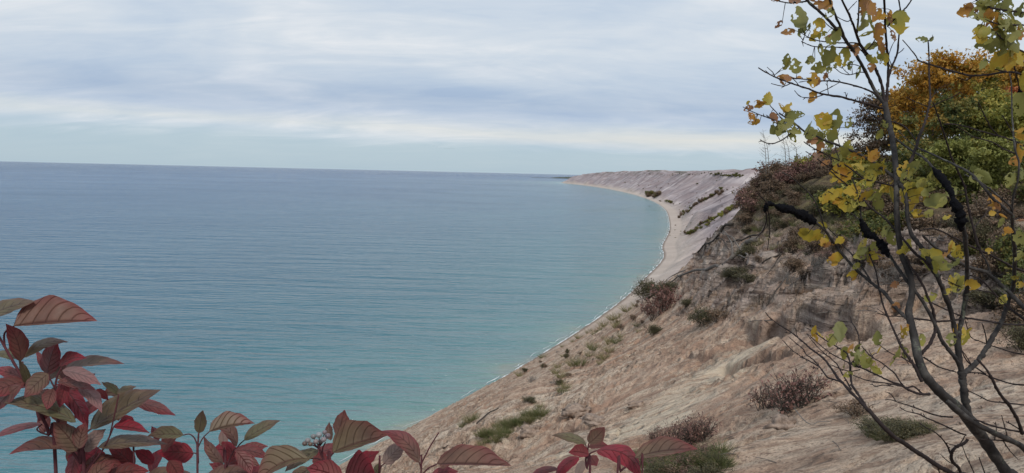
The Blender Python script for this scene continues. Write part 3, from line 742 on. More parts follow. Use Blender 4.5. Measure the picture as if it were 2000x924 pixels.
scatter(46, (1640, 2030), (64, 82), ['brownA', 'yellA', 'darkA', 'yellA', 'brownB'], (1.3, 2.4), 'autumn coloured shrub in the undergrowth at the foot of the forest', 'undergrowth shrubs at the forest foot', 1.1, 4)
scatter(34, (1640, 2030), (54, 64), ['brownA', 'brownB', 'darkA'], (.8, 1.5), 'dark brown shrub on the bank edge below the forest', 'dark shrubs along the bank edge', 1.2, 5)
put('yellA', on_ground(1566, 90), 2.4, 1.6, 'yellow green bush standing just above the brown thicket')
put('darkA', on_ground(1603, 92), 2.2, 1.8, 'dark green bush rising behind the brown thicket')

rs_b = random.Random(91)
def gput(key, px, py, h, w, label, group=None, name=None, sink=.03):
    q = gpt(px, py)
    if q is None: q = on_ground(px, 60)
    return put(key, q-Vector((0, 0, sink)), h, w, label, group, name=name)
gput('wineA', 1292, 612, 2.6, 2.2, 'wine red twiggy shrub on the left shoulder of the slope')
gput('wineB', 1278, 625, 2.0, 1.8, 'thin red twiggy shrub leaning beside the wine red one on the shoulder')
gput('clumpA', 1268, 584, 2.4, 2.4, 'grey green bush on the left edge of the slope above the water')
gput('clumpA', 1300, 580, 1.6, 2.4, 'dark low bush between the grey green bush and the fallen tree')
gput('brownB', 1246, 592, 1.5, 1.6, 'small dry bush leftmost on the shoulder above the water')
gput('clumpA', 1342, 600, .7, .9, 'small round brown green bush alone on bare sand')
gput('clumpA', 1378, 636, 1.1, 1.5, 'low dark green bush on the sand in the middle of the slope')
gput('clumpA', 1278, 655, .9, .9, 'small dark bush below the wine red shrub')
gput('brownB', 1400, 628, .9, 1.2, 'dry twiggy bush just right of the low dark green bush')
for dx, dy, h in ((0, 0, 1.25), (-45, -8, .9), (28, -14, 1.15)):
    gput('twigW', 1540+dx, 805+dy, h, h, 'purple brown twiggy shrub on the sand mound below the saplings', 'purple shrubs of the sand mound')
for px, py, h in ((1345, 868, .95), (1372, 862, .9), (1310, 872, .8), (1285, 868, .6), (1335, 880, .8)):
    gput('twigW', px, py, h, h*.9, 'dark red twiggy shrub on the big green clump at the bottom', 'dark red shrubs of the bottom clump')
for px, py, h in ((1262, 905, .42), (1290, 890, .5), (1320, 888, .55), (1350, 888, .55), (1378, 895, .5), (1275, 915, .45), (1305, 912, .5), (1338, 910, .5), (1368, 914, .5), (1392, 918, .42), (1290, 935, .45), (1325, 935, .45), (1358, 936, .45), (1385, 940, .45)):
    gput(rs_b.choice(['clumpA', 'clumpA', 'brownB', 'twigW']), px, py, h*.72, h*1.0, 'low green bush forming the big clump at the bottom of the photo', 'green bushes of the bottom clump')
for px, py, h in ((1735, 850, .42), (1765, 856, .36), (1712, 845, .34), (1795, 846, .26)):
    gput('clumpA', px, py, h*.8, h*1.4, 'low dark green clump on the sand behind the leaning stem', 'dark clumps behind the leaning stem')
gput('brownB', 1668, 812, .42, .6, 'low grey brown clump left of the dark green clumps')
for px, py, h in ((1440, 545, 1.0), (1462, 552, .8), (1425, 552, .7)):
    gput('clumpA', px, py, h*.8, h*1.6, 'green patch of low shrub on the eroded bank', 'green low shrubs on the eroded bank')
for px, py, h in ((1560, 470, 1.2), (1548, 500, 1.2), (1552, 530, .9), (1590, 490, 1.0), (1640, 500, 1.0), (1720, 500, .9)):
    gput('brownA', px, py, h, h*1.2, 'ragged brown shrub hanging on the eroded bank', 'brown shrubs hanging on the bank')
for i in range(46):
    t = rs_b.random(); px = 1850+rs_b.random()*170; py = 440+rs_b.random()**1.3*250
    if px < 1850+(py-440)*.45: continue
    gput(rs_b.choice(['brownA', 'brownB', 'darkA', 'bare', 'clumpA']), px, py, rs_b.uniform(.5, 1.3), rs_b.uniform(.6, 1.3), 'dark brown brush spilling down the bank at the right edge', 'brush down the right edge of the bank')
for i in range(34):
    px = rs_b.uniform(1430, 1880); py = rs_b.uniform(455, 560)
    gput(rs_b.choice(['brownB', 'bare', 'twigW', 'bare']), px, py, rs_b.uniform(.3, .9), rs_b.uniform(.4, 1.1), 'small straggly shrub growing from the layered bank', 'straggly shrubs on the layered bank')
# pale bare scrub on the middle distance slope beyond the near shoulder
rs = random.Random(8)
for i in range(46):
    t = rs.random(); px = 1355+t*85+rs.uniform(-8, 25); py = 500-t*75+rs.uniform(0, 30); q = gpt(px, py, 210, 1200)
    if q: put(rs.choice(['bare', 'farB', 'bare', 'wineB']), q, rs.uniform(1.2, 2.6), rs.uniform(1.5, 3.0), 'pale bare scrub bush on the slope beyond the near shoulder', 'pale scrub beyond the shoulder')
# distant shrub belts climbing the far faces
def belt(n, a, b, spread, hr, keys, label, group, seed, r0=300, r1=9000):
    rs = random.Random(seed)
    for i in range(n):
        t = (i+rs.random())/n; px = a[0]+(b[0]-a[0])*t+rs.uniform(-2, 2); py = a[1]+(b[1]-a[1])*t+rs.uniform(-spread, spread)
        q = gpt(px, py, r0, r1)
        if q: h = rs.uniform(*hr); put(rs.choice(keys), q-Vector((0, 0, .3)), h, h*rs.uniform(.7, 1.1), label, group)
belt(34, (1324, 426), (1412, 376), 1.5, (4, 8), ['farB', 'farA', 'farB'], 'dark shrub in the farther of two belts climbing the far bluff', 'shrubs of the farther belt', 21)
belt(40, (1340, 462), (1445, 402), 2, (3, 6), ['farA', 'farB', 'farY', 'farA'], 'dark shrub in the nearer of two belts climbing the far bluff', 'shrubs of the nearer belt', 22)
belt(26, (1380, 438), (1448, 398), 2.5, (2.5, 4.5), ['farY', 'farA'], 'yellow green shrub in the nearer belt on the far bluff', 'yellow green shrubs of the nearer belt', 23)
belt(9, (1262, 382), (1274, 384), 2.5, (11, 20), ['farA', 'farB'], 'dark tree of the left clump low on the far dune face', 'left clump on the far dune face', 24, 1500)
belt(8, (1276, 386), (1289, 381), 2, (11, 19), ['farA', 'farB'], 'dark tree of the right clump low on the far dune face', 'right clump on the far dune face', 25, 1500)
belt(4, (1300, 394), (1311, 398), 1, (6, 11), ['farA'], 'small dark bush low on the far face right of the two clumps', 'small bushes right of the clumps', 26, 1500)
belt(70, (1180, 340.3), (1440, 344.6), 1.2, (1.5, 4), ['farA', 'farB'], 'low dark scrub on the bare top of the far dunes', 'scrub on top of the far dunes', 28, 1500)
belt(30, (1385, 344.0), (1452, 345.5), .6, (3, 6), ['farA'], 'dark tree on the far plateau left of the crest thicket', 'trees on the far plateau', 27, 1500)

rs = random.Random(61)
for i in range(70):
    px = rs.uniform(1215, 1445); py = rs.uniform(350, 465); q = gpt(px, py, 600, 7000)
    if q is None: continue
    h = rs.uniform(1.2, 2.2)*(math.hypot(q.x, q.y)/1500.); put(rs.choice(['farA', 'farB', 'farB']), q-Vector((0, 0, .3)), h, h*rs.uniform(.9, 1.6), 'small scattered shrub on the bare face of the far bluff', 'scattered shrubs on the far bluff')
for i in range(44):
    t = rs.random(); px = 1010+t*250; py = 735-t*150+rs.uniform(0, 70); q = gpt(px, py)
    if q is None: continue
    if rs.random() < .5: put(rs.choice(['clumpA', 'brownB', 'bare']), q-Vector((0, 0, .03)), rs.uniform(.25, .7), rs.uniform(.3, .8), 'tiny dry bush on the left sand slope above the water', 'tiny bushes on the left slope')
    else: EXTRA.append(q)
# ------------------------------------------------------------------ grass
tufts = [make_tuft('grass_tuft', 1.0, 'grass', 31), make_tuft('grass_tuft', 1.0, 'grass', 32, 60, .2), make_tuft('grass_tuft', 1.0, 'ggreen', 33, 120, .4)]
used_t = [0, 0, 0]
tufts[0].data.materials[0] = G['grass']
def tuft(k, loc, h, label, group):
    o = tufts[k] if used_t[k] == 0 else tufts[k].copy()
    if used_t[k]: C.objects.link(o)
    used_t[k] += 1; o.location = loc; o.scale = (h*RND.uniform(.9, 1.4),)*2+(h,); o.rotation_euler = (0, 0, RND.random()*6.28); tag(o, label, 'grass tuft', group)
rs = random.Random(5)
for px, py in ((1205, 618), (1196, 622), (1212, 610), (1155, 640), (1160, 648), (1148, 645), (1172, 632), (1130, 655), (1225, 603), (1118, 662), (1098, 672), (1240, 596), (1183, 632)):
    q = gpt(px, py+6)
    if q: tuft(rs.choice([0, 1]), q, rs.uniform(.9, 1.9), 'dry grass tuft on the skyline edge of the slope above the water', 'grass tufts on the slope edge')
for px, py in ((1172, 712), (1180, 704), (1190, 690), (1205, 672), (1212, 662), (1170, 700), (918, 828), (925, 822), (905, 835), (1105, 758), (1098, 766), (1190, 668), (1245, 640), (1060, 700)):
    q = gpt(px, py)
    if q: tuft(rs.choice([0, 2]), q, rs.uniform(.6, 1.2), 'small grass tuft scattered on the left sand slope', 'grass tufts on the left slope')
for q in EXTRA: tuft(rs.choice([0, 1, 2]), q, rs.uniform(.5, 1.3), 'dry grass tuft scattered along the left sand slope', 'grass tufts on the left slope')
for i in range(60):
    t = rs.random(); px = 935+t*125+rs.uniform(-8, 8); py = 868-t*62+rs.uniform(-8, 14)
    q = gpt(px, py)
    if q: tuft(2 if rs.random() < .7 else 0, q, rs.uniform(.35, .8), 'green and straw grass tuft in the patch above the red tipped leaf', 'grass patch on the lower slope')
for i in range(70):
    px = rs.uniform(1455, 1680); py = rs.uniform(400, 500); q = gpt(px, py, 40)
    if q: tuft(rs.choice([0, 1, 2]), q, rs.uniform(.4, .9), 'dry grass tuft between the shrubs above the eroded bank', 'grass above the eroded bank')
for i in range(60):
    px = rs.uniform(1230, 1420); py = rs.uniform(880, 935); q = gpt(px, py)
    if q: tuft(2, q, rs.uniform(.2, .4), 'short green grass tuft around the clump at the bottom', 'grass around the bottom clump')
for i in range(16):
    px = rs.uniform(1690, 1810); py = rs.uniform(825, 862); q = gpt(px, py)
    if q: tuft(rs.choice([0, 2]), q, rs.uniform(.15, .3), 'short grass tuft among the dark clumps behind the leaning stem', 'grass among the dark clumps')
# ------------------------------------------------------------------ dead wood on the bank
def lay(pts, lift, r0=20, r1=300):
    out = []
    for p in pts:
        q = gpt(p[0], p[1], r0, r1); 
        if q is None: q = on_ground(p[0], 90)
        out.append(q+Vector((0, 0, lift+(p[2] if len(p) > 2 else 0))))
    # keep the run continuous in distance
    for i in range(1, len(out)):
        ra, rb = math.hypot(*out[i-1].xy), math.hypot(*out[i].xy)
        if abs(ra-rb) > 9:
            k = (ra+math.copysign(4, rb-ra)); v = ray(pts[i][0], pts[i][1]-3); hh = math.hypot(v.x, v.y); out[i] = Vector((0, 0, H))+v*(k/hh)
    return out
def deadwood(name, label, runs, mat='drift', cat='fallen branch', group=None):
    base = lay(runs[0][0][:1], .1)[0]; o = empty(name, base)
    for j, (pts, r0, r1) in enumerate(runs):
        w_ = lay(pts, r0*.8+.05); n = len(w_); p_, r_ = smooth_poly([q-base for q in w_], [r0+(r1-r0)*i/(n-1) for i in range(n)], 4)
        rs = np.random.RandomState(j+3); p_ = [q+Vector(rs.normal(size=3))*r0*.35 for q in p_]
        tb = TB(6); tb.tube(p_, r_, wob=.15); tb.build('trunk' if j == 0 else 'branch', BARK[mat], o)
    tag(o, label, cat, group); return o
deadwood('fallen_tree', 'long weathered fallen tree lying along the edge above the beach', [
    ([(1478, 478), (1452, 492), (1432, 512), (1398, 526), (1362, 538), (1322, 545)], .26, .10),
    ([(1322, 545), (1300, 541, .3), (1268, 533, .8), (1252, 531, 1.2)], .09, .03), ([(1300, 541), (1272, 522, 1.), (1254, 508, 1.6)], .06, .02),
    ([(1335, 543), (1322, 556), (1314, 566)], .08, .04), ([(1340, 541), (1318, 534, .5), (1296, 536, .7)], .07, .02),
    ([(1432, 512), (1425, 490, .7), (1412, 476, 1.0)], .11, .04), ([(1445, 500), (1428, 484, .8), (1400, 480, 1.)], .09, .03),
    ([(1445, 497), (1462, 508), (1440, 520)], .10, .04)], cat='fallen tree')
deadwood('fallen_branch', 'dark bare branch running down the bank from the overhanging shrubs', [
    ([(1540, 478), (1528, 496), (1498, 512), (1470, 526), (1452, 534)], .09, .04), ([(1528, 498), (1512, 520), (1496, 540)], .05, .02)], 'dark')
deadwood('fallen_branch', 'thin straight stick lying across the grey bank', [([(1560, 520), (1535, 550), (1512, 578), (1496, 604)], .06, .025)], 'dark')
deadwood('exposed_root', 'dark root curving under the thicket to the fallen tree', [
    ([(1500, 440), (1488, 458), (1465, 472), (1442, 478), (1420, 485)], .12, .06), ([(1465, 474), (1450, 488), (1436, 498)], .08, .04)], 'dark', 'root')
deadwood('exposed_root', 'dark gnarled root line on the seaward edge of the bank', [
    ([(1430, 445), (1412, 452), (1398, 470), (1378, 486), (1358, 502)], .16, .08), ([(1398, 470), (1408, 486), (1424, 492)], .09, .05), ([(1378, 486), (1372, 505), (1360, 512)], .08, .04)], 'dark', 'root')
deadwood('fallen_branch', 'pale straight stick lying on the sand below the purple shrubs', [([(1545, 795), (1575, 830), (1600, 862), (1620, 892)], .014, .008)], 'grey')
deadwood('fallen_branch', 'small dark stick on the open sand left of the bottom clump', [([(930, 832), (958, 808), (975, 800)], .07, .03)], 'dark')
stick = TB(4)
pts_ = [Vector((-.5, 0, .02)), Vector((-.2, .06, .05)), Vector((.15, -.02, .04)), Vector((.5, .05, .03))]; p_, r_ = smooth_poly(pts_, [.022, .02, .015, .008], 3); stick.tube(p_, r_)
stick.tube([Vector((.0, .02, .045)), Vector((.18, .16, .10)), Vector((.3, .22, .08))], [.012, .009, .005]); stick.tube([Vector((-.2, .06, .05)), Vector((-.1, -.12, .12))], [.011, .005])
st0 = None
for i in range(120):
    if i % 3: px, py = rs_b.uniform(1380, 1980), rs_b.uniform(470, 640)
    else: px, py = rs_b.uniform(1080, 1950), rs_b.uniform(620, 915)
    q = gpt(px, py)
    if q is None: continue
    if st0 is None: o = st0 = stick.build('stick', BARK['drift'])
    else: o = st0.copy(); C.objects.link(o)
    o.location = q; k = rs_b.uniform(.35, 1.6)*(.38 if py > 640 else 1); o.scale = (k*rs_b.uniform(.8, 1.6), k, k); o.rotation_euler = (rs_b.uniform(-.2, .2), rs_b.uniform(-.3, .3), rs_b.uniform(0, 6.3)); tag(o, 'small dead stick lying on the sand of the bank', 'stick', 'dead sticks on the sand')
# clods: fallen lumps of bound sand and turf
cl = M('sod_clod'); cl.set('Base Color', cl.ramp(cl.noise(cl.coord(), 5, 5, .65), [(.35, (.13, .095, .075)), (.65, (.36, .27, .21))])); cl.set('Roughness', .95); cl.set('Normal', cl.bump(cl.noise(cl.coord(), 12, 4), .8, .05))
def clod(px, py, w_, h_, label, group=None, seed=0):
    q = gpt(px, py)
    bm = bmesh.new(); bmesh.ops.create_icosphere(bm, subdivisions=4, radius=1)
    rs_ = np.random.RandomState(seed); off = rs_.rand()*40
    for v in bm.verts:
        c_ = v.co; n = float(fbm(np.array([c_.x*1.4+off]), np.array([c_.y*1.4+c_.z*1.9]), 4, 3)[0]); v.co = c_*(1+.38*n)
        v.co.x *= w_; v.co.y *= w_*.7; v.co.z *= h_
    me = bpy.data.meshes.new('sod_clod'); bm.to_mesh(me); bm.free(); me.polygons.foreach_set('use_smooth', [True]*len(me.polygons)); me.materials.append(cl.m)
    o = bpy.data.objects.new('sod_clod', me); C.objects.link(o); o.location = q; o.rotation_euler = (0, 0, rs_.rand()*1.2-.6); tag(o, label, 'clod', group)
clod(1128, 812, 1.0, .40, 'large rounded lump of fallen sod on the lower left sand', seed=1)
clod(1165, 822, .9, .28, 'dark fallen sod slab right of the large rounded lump', seed=2)
clod(1243, 797, .45, .22, 'small dark clod alone on the pale sand runs', seed=3)
clod(1527, 838, .42, .30, 'dark hollow lump of sod under the purple shrubs', seed=4)
clod(1040, 848, .8, .45, 'grey tussock lump at the right end of the grass patch', seed=9)
rs = random.Random(3)
for i in range(70):
    px = rs.uniform(1080, 1960); py = rs.uniform(640, 915)
    if rs.random() < .5: px = rs.uniform(1400, 1900); py = rs.uniform(520, 640)
    s_ = rs.uniform(.05, .16)
    if i == 0: px = 1500; py = 720; clod(px, py, s_, s_*.7, 'small loose clod of dark sand on the slope', 'small clods on the slope', 20); small0 = C.objects[-1]
    else:
        q = gpt(px, py)
        if q is None: continue
        c_ = small0.copy(); C.objects.link(c_); c_.location = q; k = rs.uniform(.5, 1.5); c_.scale = (k, k, k); c_.rotation_euler = (0, 0, rs.random()*6)

# ------------------------------------------------------------------ birds
bmt = M('bird_feathers'); bmt.set('Base Color', (.05, .045, .04)); bmt.set('Roughness', .8)
bv = [(-.18, 0, 0), (-.02, .05, .03), (.32, 0, .0), (-.02, -.05, .03), (-.02, 0, -.05), (.02, .35, .14), (-.12, .36, .13), (-.10, .72, .02), (.02, -.35, .14), (-.12, -.36, .13), (-.10, -.72, .02), (-.08, .05, 0.02), (-.08, -.05, .02)]
bf = [(0, 1, 2), (0, 2, 3), (0, 4, 1), (1, 4, 2), (2, 4, 3), (3, 4, 0), (1, 5, 6, 11), (5, 7, 6), (3, 12, 9, 8), (8, 9, 10)]
b0 = None
for i, (px, py) in enumerate(((848, 285.5), (854, 287), (861, 288.5), (868, 290), (873, 290.5), (877, 290), (881, 289.5), (885, 290.5))):
    if b0 is None: b0 = mesh_obj('bird', bv, bf, bmt.m, smooth=False); o = b0
    else: o = b0.copy(); C.objects.link(o)
    o.location = PH(px, py, 560+i*3); o.scale = (1.1,)*3; o.rotation_euler = (RND.uniform(-.3, .3), 0, 2.6+RND.uniform(-.2, .2))
    tag(o, 'tiny dark bird in the flock flying over the horizon', 'bird', 'flock over the horizon')
# ------------------------------------------------------------------ foreground: red osier dogwoods at the viewer's feet
dm = M('dogwood_leaf')
oi = dm.n.new('ShaderNodeObjectInfo'); tn = oi.outputs['Color']; sp_ = dm.n.new('ShaderNodeSeparateColor'); dm.lk(tn, sp_.inputs[0]); redness = sp_.outputs[0]; light = sp_.outputs[1]
uvn = dm.coord('UV'); su = dm.n.new('ShaderNodeSeparateXYZ'); dm.lk(uvn, su.inputs[0]); u_, v_ = su.outputs[0], su.outputs[1]
av = dm.math('ABSOLUTE', dm.math('SUBTRACT', v_, .5)); av = dm.math('MULTIPLY', av, 2.)
ph = dm.math('FRACT', dm.math('MULTIPLY', dm.math('SUBTRACT', u_, dm.math('MULTIPLY', dm.math('POWER', av, 1.4), .30)), 6.5))
vein = dm.ramp(dm.math('ABSOLUTE', dm.math('SUBTRACT', ph, .5)), [(.0, 1.), (.07, .15), (.11, 0.)])
mid = dm.ramp(av, [(.0, 1.), (.05, .3), (.08, 0.)])
ns = dm.noise(dm.coord(), 38, 4, .6); nb = dm.noise(dm.coord(), 9, 2, .5)
edge = dm.math('ADD', dm.math('MULTIPLY', dm.ramp(av, [(.55, 0.), (1., 1.)]), .35), dm.math('MULTIPLY', dm.ramp(u_, [(.55, 0.), (1., 1.)]), .55))
rr_ = dm.math('ADD', dm.math('ADD', redness, dm.math('MULTIPLY', edge, .5)), dm.math('MULTIPLY', dm.math('SUBTRACT', nb, .5), .8), True)
col = dm.ramp(rr_, [(.0, (.15, .135, .065)), (.3, (.17, .105, .07)), (.55, (.19, .06, .052)), (.8, (.24, .035, .045)), (1., (.30, .025, .045))])
col = dm.mix(dm.ramp(ns, [(.35, .5), (.6, 0.)]), col, (.05, .028, .022))
col = dm.mix(dm.math('MULTIPLY', vein, .28), col, (.055, .028, .022)); col = dm.mix(dm.math('MULTIPLY', mid, .7), col, (.10, .03, .03))
col = dm.mix(light, col, (.34, .24, .22))
dm.set('Base Color', col); dm.set('Roughness', .48); dm.set('Specular IOR Level', .38)
dm.set('Normal', dm.bump(dm.math('SUBTRACT', dm.math('MULTIPLY', ns, .3), dm.math('ADD', vein, mid)), .65, .003))
tr = dm.n.new('ShaderNodeBsdfTranslucent'); dm.lk(col, tr.inputs[0]); mx = dm.n.new('ShaderNodeMixShader'); mx.inputs[0].default_value = .32
dm.lk(dm.b.outputs[0], mx.inputs[1]); dm.lk(tr.outputs[0], mx.inputs[2]); dm.lk(mx.outputs[0], dm.out.inputs[0])
stem_m = bark_mat('dogwood_stem', [(.35, (.045, .016, .020)), (.65, (.11, .035, .042))], 120, .2, .0005)
berry_m = M('berry'); bi_ = berry_m.n.new('ShaderNodeObjectInfo'); berry_m.set('Base Color', bi_.outputs['Color']); berry_m.set('Roughness', .35)

def dleaf(parent, base, tip, wu, wd, arch, dep, red, light=0., dtip=0., fold=1.0, seed=0):
    """one leaf: base and tip in photo px, visible half widths above and below the midrib"""
    rs = np.random.RandomState(seed+7); nu, nv = 18, 6
    bx, by = base; tx, ty = tip; L_ = math.hypot(tx-bx, ty-by)+1e-6; dx, dy = (tx-bx)/L_, (ty-by)/L_
    up = (dy, -dx) if dx >= 0 else (-dy, dx)          # perpendicular that points up in the picture
    wu *= 1.1; wd *= 1.1; W = max(.34*L_, wu, wd)*1.02; V_ = []; UV = []; Fc = []
    cv = rs.uniform(-.15, .15); tw = rs.uniform(-.25, .25)
    for i in range(nu+1):
        t = i/nu; f = max(0., math.sin(math.pi*t**.80))**.72; f *= 1-.42*max(0., (t-.72)/.28)**1.0
        if i == 0: f = .06
        if i == nu: f = 0.0
        a4 = 4*t*(1-t); mx_ = bx+(tx-bx)*t+up[0]*arch*a4; my_ = by+(ty-by)*t+up[1]*arch*a4; dm_ = dep+dtip*t
        for j in range(-nv, nv+1):
            q = abs(j)/nv; w_ = wu if j > 0 else wd; vis = w_*f*q; rem = math.sqrt(max(W*W-w_*w_, (.12*W)**2))*f*q
            cup = math.sin(math.pi*q)*.10*W*f; wave = math.sin((t-.30*q**1.4)*6.5*2*math.pi)*.05*W*f*min(1, q*2)
            vis2 = vis+cup*(.8 if j > 0 else -.4)*.6+rs.uniform(-.5, .5)*(q > .95)+math.sin(t*17+seed)*.05*w_*f*q
            px = mx_+up[0]*vis2*(1 if j > 0 else -1); py = my_+up[1]*vis2*(1 if j > 0 else -1)
            dd = dm_+((rem*(1+tw*t) if j > 0 else -rem*.6)*fold+wave+cup*.3)/F*dep
            V_.append(P(px, py, dd)); UV.append((t, .5+.5*j/nv))
    m_ = 2*nv+1
    for i in range(nu):
        for j in range(2*nv): a = i*m_+j; Fc.append((a, a+1, a+m_+1, a+m_))
    o = mesh_obj('leaf', V_, Fc, dm.m, parent, uvs=UV); o.color = (red, light, 0, 1)
    o.matrix_parent_inverse = Matrix.Translation(-parent.location); return o
def pstem(parent, pts, r0, r1, name='stem', mat=None):
    """pts: (px, py, depth); radii in photo px at their depth"""
    w_ = [P(*p) for p in pts]; n = len(w_); rad = [(r0+(r1-r0)*i/(n-1))/F*pts[i][2] for i in range(n)]
    p_, r_ = smooth_poly(w_, rad, 4); tb = TB(7); tb.tube(p_, r_, wob=.06); o = tb.build(name, mat or stem_m, parent)
    o.matrix_parent_inverse = Matrix.Translation(-parent.location); return o
OL, OB, BR, RB, RD, BRD = .02, .16, .30, .45, .66, .88
# rows: base, tip, up, down, arch, redness
LEFT = [((27, 637), (190, 627), 47, 3, 3, BR), ((-32, 622), (70, 588), 15, 10, 5, OL), ((41, 705), (11, 632), 19, 17, 8, RB), ((48, 698), (134, 668), 9, 9, 13, OB),
 ((92, 732), (112, 664), 17, 18, 3, RD), ((92, 728), (70, 684), 8, 9, 2, RD), ((128, 719), (243, 711), 15, 4, 5, BR), ((116, 716), (170, 700), 14, 6, 8, RD), ((122, 724), (198, 752), 13, 12, 5, RD),
 ((112, 746), (188, 762), 12, 7, 3, RB), ((94, 730), (47, 776), 17, 16, 2, BR), ((48, 746), (-24, 778), 18, 15, 6, RD), ((44, 738), (-16, 722), 11, 10, 3, RD), ((40, 752), (-12, 806), 12, 12, 4, RB),
 ((148, 824), (6, 787), 21, 12, 12, OL), ((177, 838), (315, 761), 27, 12, 4, OL), ((262, 786), (343, 812), 11, 11, 4, RD), ((82, 828), (-22, 860), 7, 6, 6, RD),
 ((152, 880), (17, 888), 21, 3, 9, RB), ((150, 880), (104, 824), 20, 24, 4, BR), ((154, 876), (168, 824), 16, 12, 2, RB), ((116, 752), (172, 838), 17, 16, 8, BRD), ((96, 786), (74, 824), 12, 14, 2, RD),
 ((152, 756), (199, 806), 14, 11, 8, RD), ((186, 762), (212, 782), 8, 7, 2, RD), ((232, 770), (198, 747), 8, 6, 2, OL), ((228, 768), (266, 755), 6, 6, 2, OB),
 ((221, 834), (292, 846), 14, 5, 4, BRD), ((192, 874), (328, 868), 14, 10, 8, OB), ((358, 850), (288, 852), 15, 8, 3, OB), ((378, 886), (306, 884), 19, 20, 2, BRD), ((262, 912), (210, 872), 18, 16, 4, RD), ((300, 905), (262, 880), 13, 12, 2, BRD),
 ((166, 882), (207, 838), 12, 14, 6, BR), ((164, 908), (246, 914), 18, 22, 6, RB), ((286, 930), (372, 924), 13, 10, 3, BR), ((150, 886), (134, 950), 12, 14, 1, RD), ((212, 930), (292, 920), 16, 14, 4, RD), ((170, 945), (226, 900), 16, 14, 4, RB),
 ((310, 860), (296, 832), 7, 8, 1, RD), ((330, 900), (352, 938), 16, 14, 2, RD), ((60, 760), (36, 700), 8, 9, 2, OB), ((12, 700), (38, 672), 8, 10, 2, OL), ((-6, 690), (42, 700), 7, 8, 2, OL), ((104, 760), (92, 800), 14, 12, 2, RB), ((130, 748), (116, 796), 12, 12, 2, RD)]
MID = [((388, 846), (396, 801), 11, 11, 0, OL), ((409, 843), (498, 827), 26, 3, 4, BR), ((462, 872), (410, 826), 13, 10, 13, RB), ((477, 860), (548, 821), 13, 8, 3, OL), ((436, 908), (398, 853), 10, 12, -3, BR), ((438, 874), (434, 838), 9, 9, 0, OB),
 ((458, 880), (528, 896), 12, 10, 6, RD), ((462, 882), (492, 926), 15, 12, 2, RD), ((400, 938), (492, 920), 16, 12, 5, BR), ((438, 914), (476, 896), 8, 8, 3, RD), ((450, 930), (408, 905), 10, 10, 2, RD), ((470, 930), (530, 925), 12, 10, 4, RD)]
CEN = [((603, 896), (500, 948), 34, 8, 16, OB), ((622, 880), (556, 922), 14, 9, 4, OL), ((650, 884), (759, 850), 43, 8, 3, OB), ((660, 852), (673, 800), 13, 15, 0, BR), ((646, 860), (643, 824), 5, 9, 0, BR), ((819, 903), (744, 842), 15, 15, 15, BR), ((750, 906), (794, 862), 14, 14, 2, OB),
 ((668, 938), (598, 914), 24, 18, 4, RD), ((672, 938), (738, 940), 44, 16, 10, BRD), ((690, 925), (716, 882), 8, 9, 2, RD), ((853, 907), (999, 910), 35, 2, 2, BR), ((842, 928), (896, 922), 9, 8, 4, RD), ((640, 905), (660, 945), 14, 12, 2, RD), ((742, 905), (726, 940), 7, 8, 0, OL)]
RGT = [((1145, 868), (1077, 850), 9, 8, 5, OB), ((1150, 866), (1181, 834), 15, 13, -2, BR), ((1166, 880), (1253, 938), 15, 20, 24, BRD), ((1150, 888), (1110, 884), 15, 8, 3, RD), ((1153, 890), (1166, 910), 10, 10, 0, RD), ((1131, 893), (1084, 940), 10, 11, 8, BRD), ((1150, 874), (1190, 872), 10, 5, 3, RD),
 ((1240, 894), (1363, 877), 26, 8, 5, BR), ((1090, 916), (1034, 930), 7, 6, 4, RD), ((1140, 900), (1124, 936), 8, 8, 0, OB)]
def shrub_fore(rows, x0, dep, label, stems, light_i=(), seed=0, fill=0):
    root = P(x0, 1000, dep); gx, gy = root.x, root.y; o = empty('dogwood_shrub', (gx, gy, gz(gx, gy)-.02)); rs = random.Random(seed)
    for pts, r0, r1 in stems: pstem(o, pts, r0, r1)
    for i, (b, t_, wu, wd, ar, red) in enumerate(rows):
        d = dep+rs.uniform(-.05, .05)+(.05 if wu < 12 else 0)
        dleaf(o, b, t_, wu, wd, ar, d, red+rs.uniform(-.06, .06), .5 if i in light_i else 0., dtip=rs.uniform(-.03, .03), seed=seed*50+i)
    for i in range(fill):
        b = rs.choice(rows); sx, sy = b[0]; sx += rs.uniform(-14, 14); sy += rs.uniform(-4, 26); an = rs.uniform(0, 6.28); ln = rs.uniform(34, 74)
        if sy < 735: continue
        dleaf(o, (sx, sy), (sx+math.cos(an)*ln, sy+math.sin(an)*ln*.8), rs.uniform(8, 17), rs.uniform(6, 15), rs.uniform(0, 8), dep+rs.uniform(.03, .16), rs.choice([.3, .5, .62, .7, .85]), dtip=rs.uniform(-.04, .04), seed=900+i)
    tag(o, label, 'dogwood shrub'); return o
def down(px, py, dep, gx=None):
    """run a stem from a point at the frame's edge down to the ground"""
    q = P(px, py, dep); inv = CM.inverted(); g = Vector((q.x, q.y, gz(q.x, q.y)-.04)); out = []
    for t in (1., .66, .33):
        w_ = q.lerp(g, t); c_ = inv @ w_; d_ = -c_.z; out.append((1000+c_.x/d_*F, 462-c_.y/d_*F, d_))
    return out
D = .86
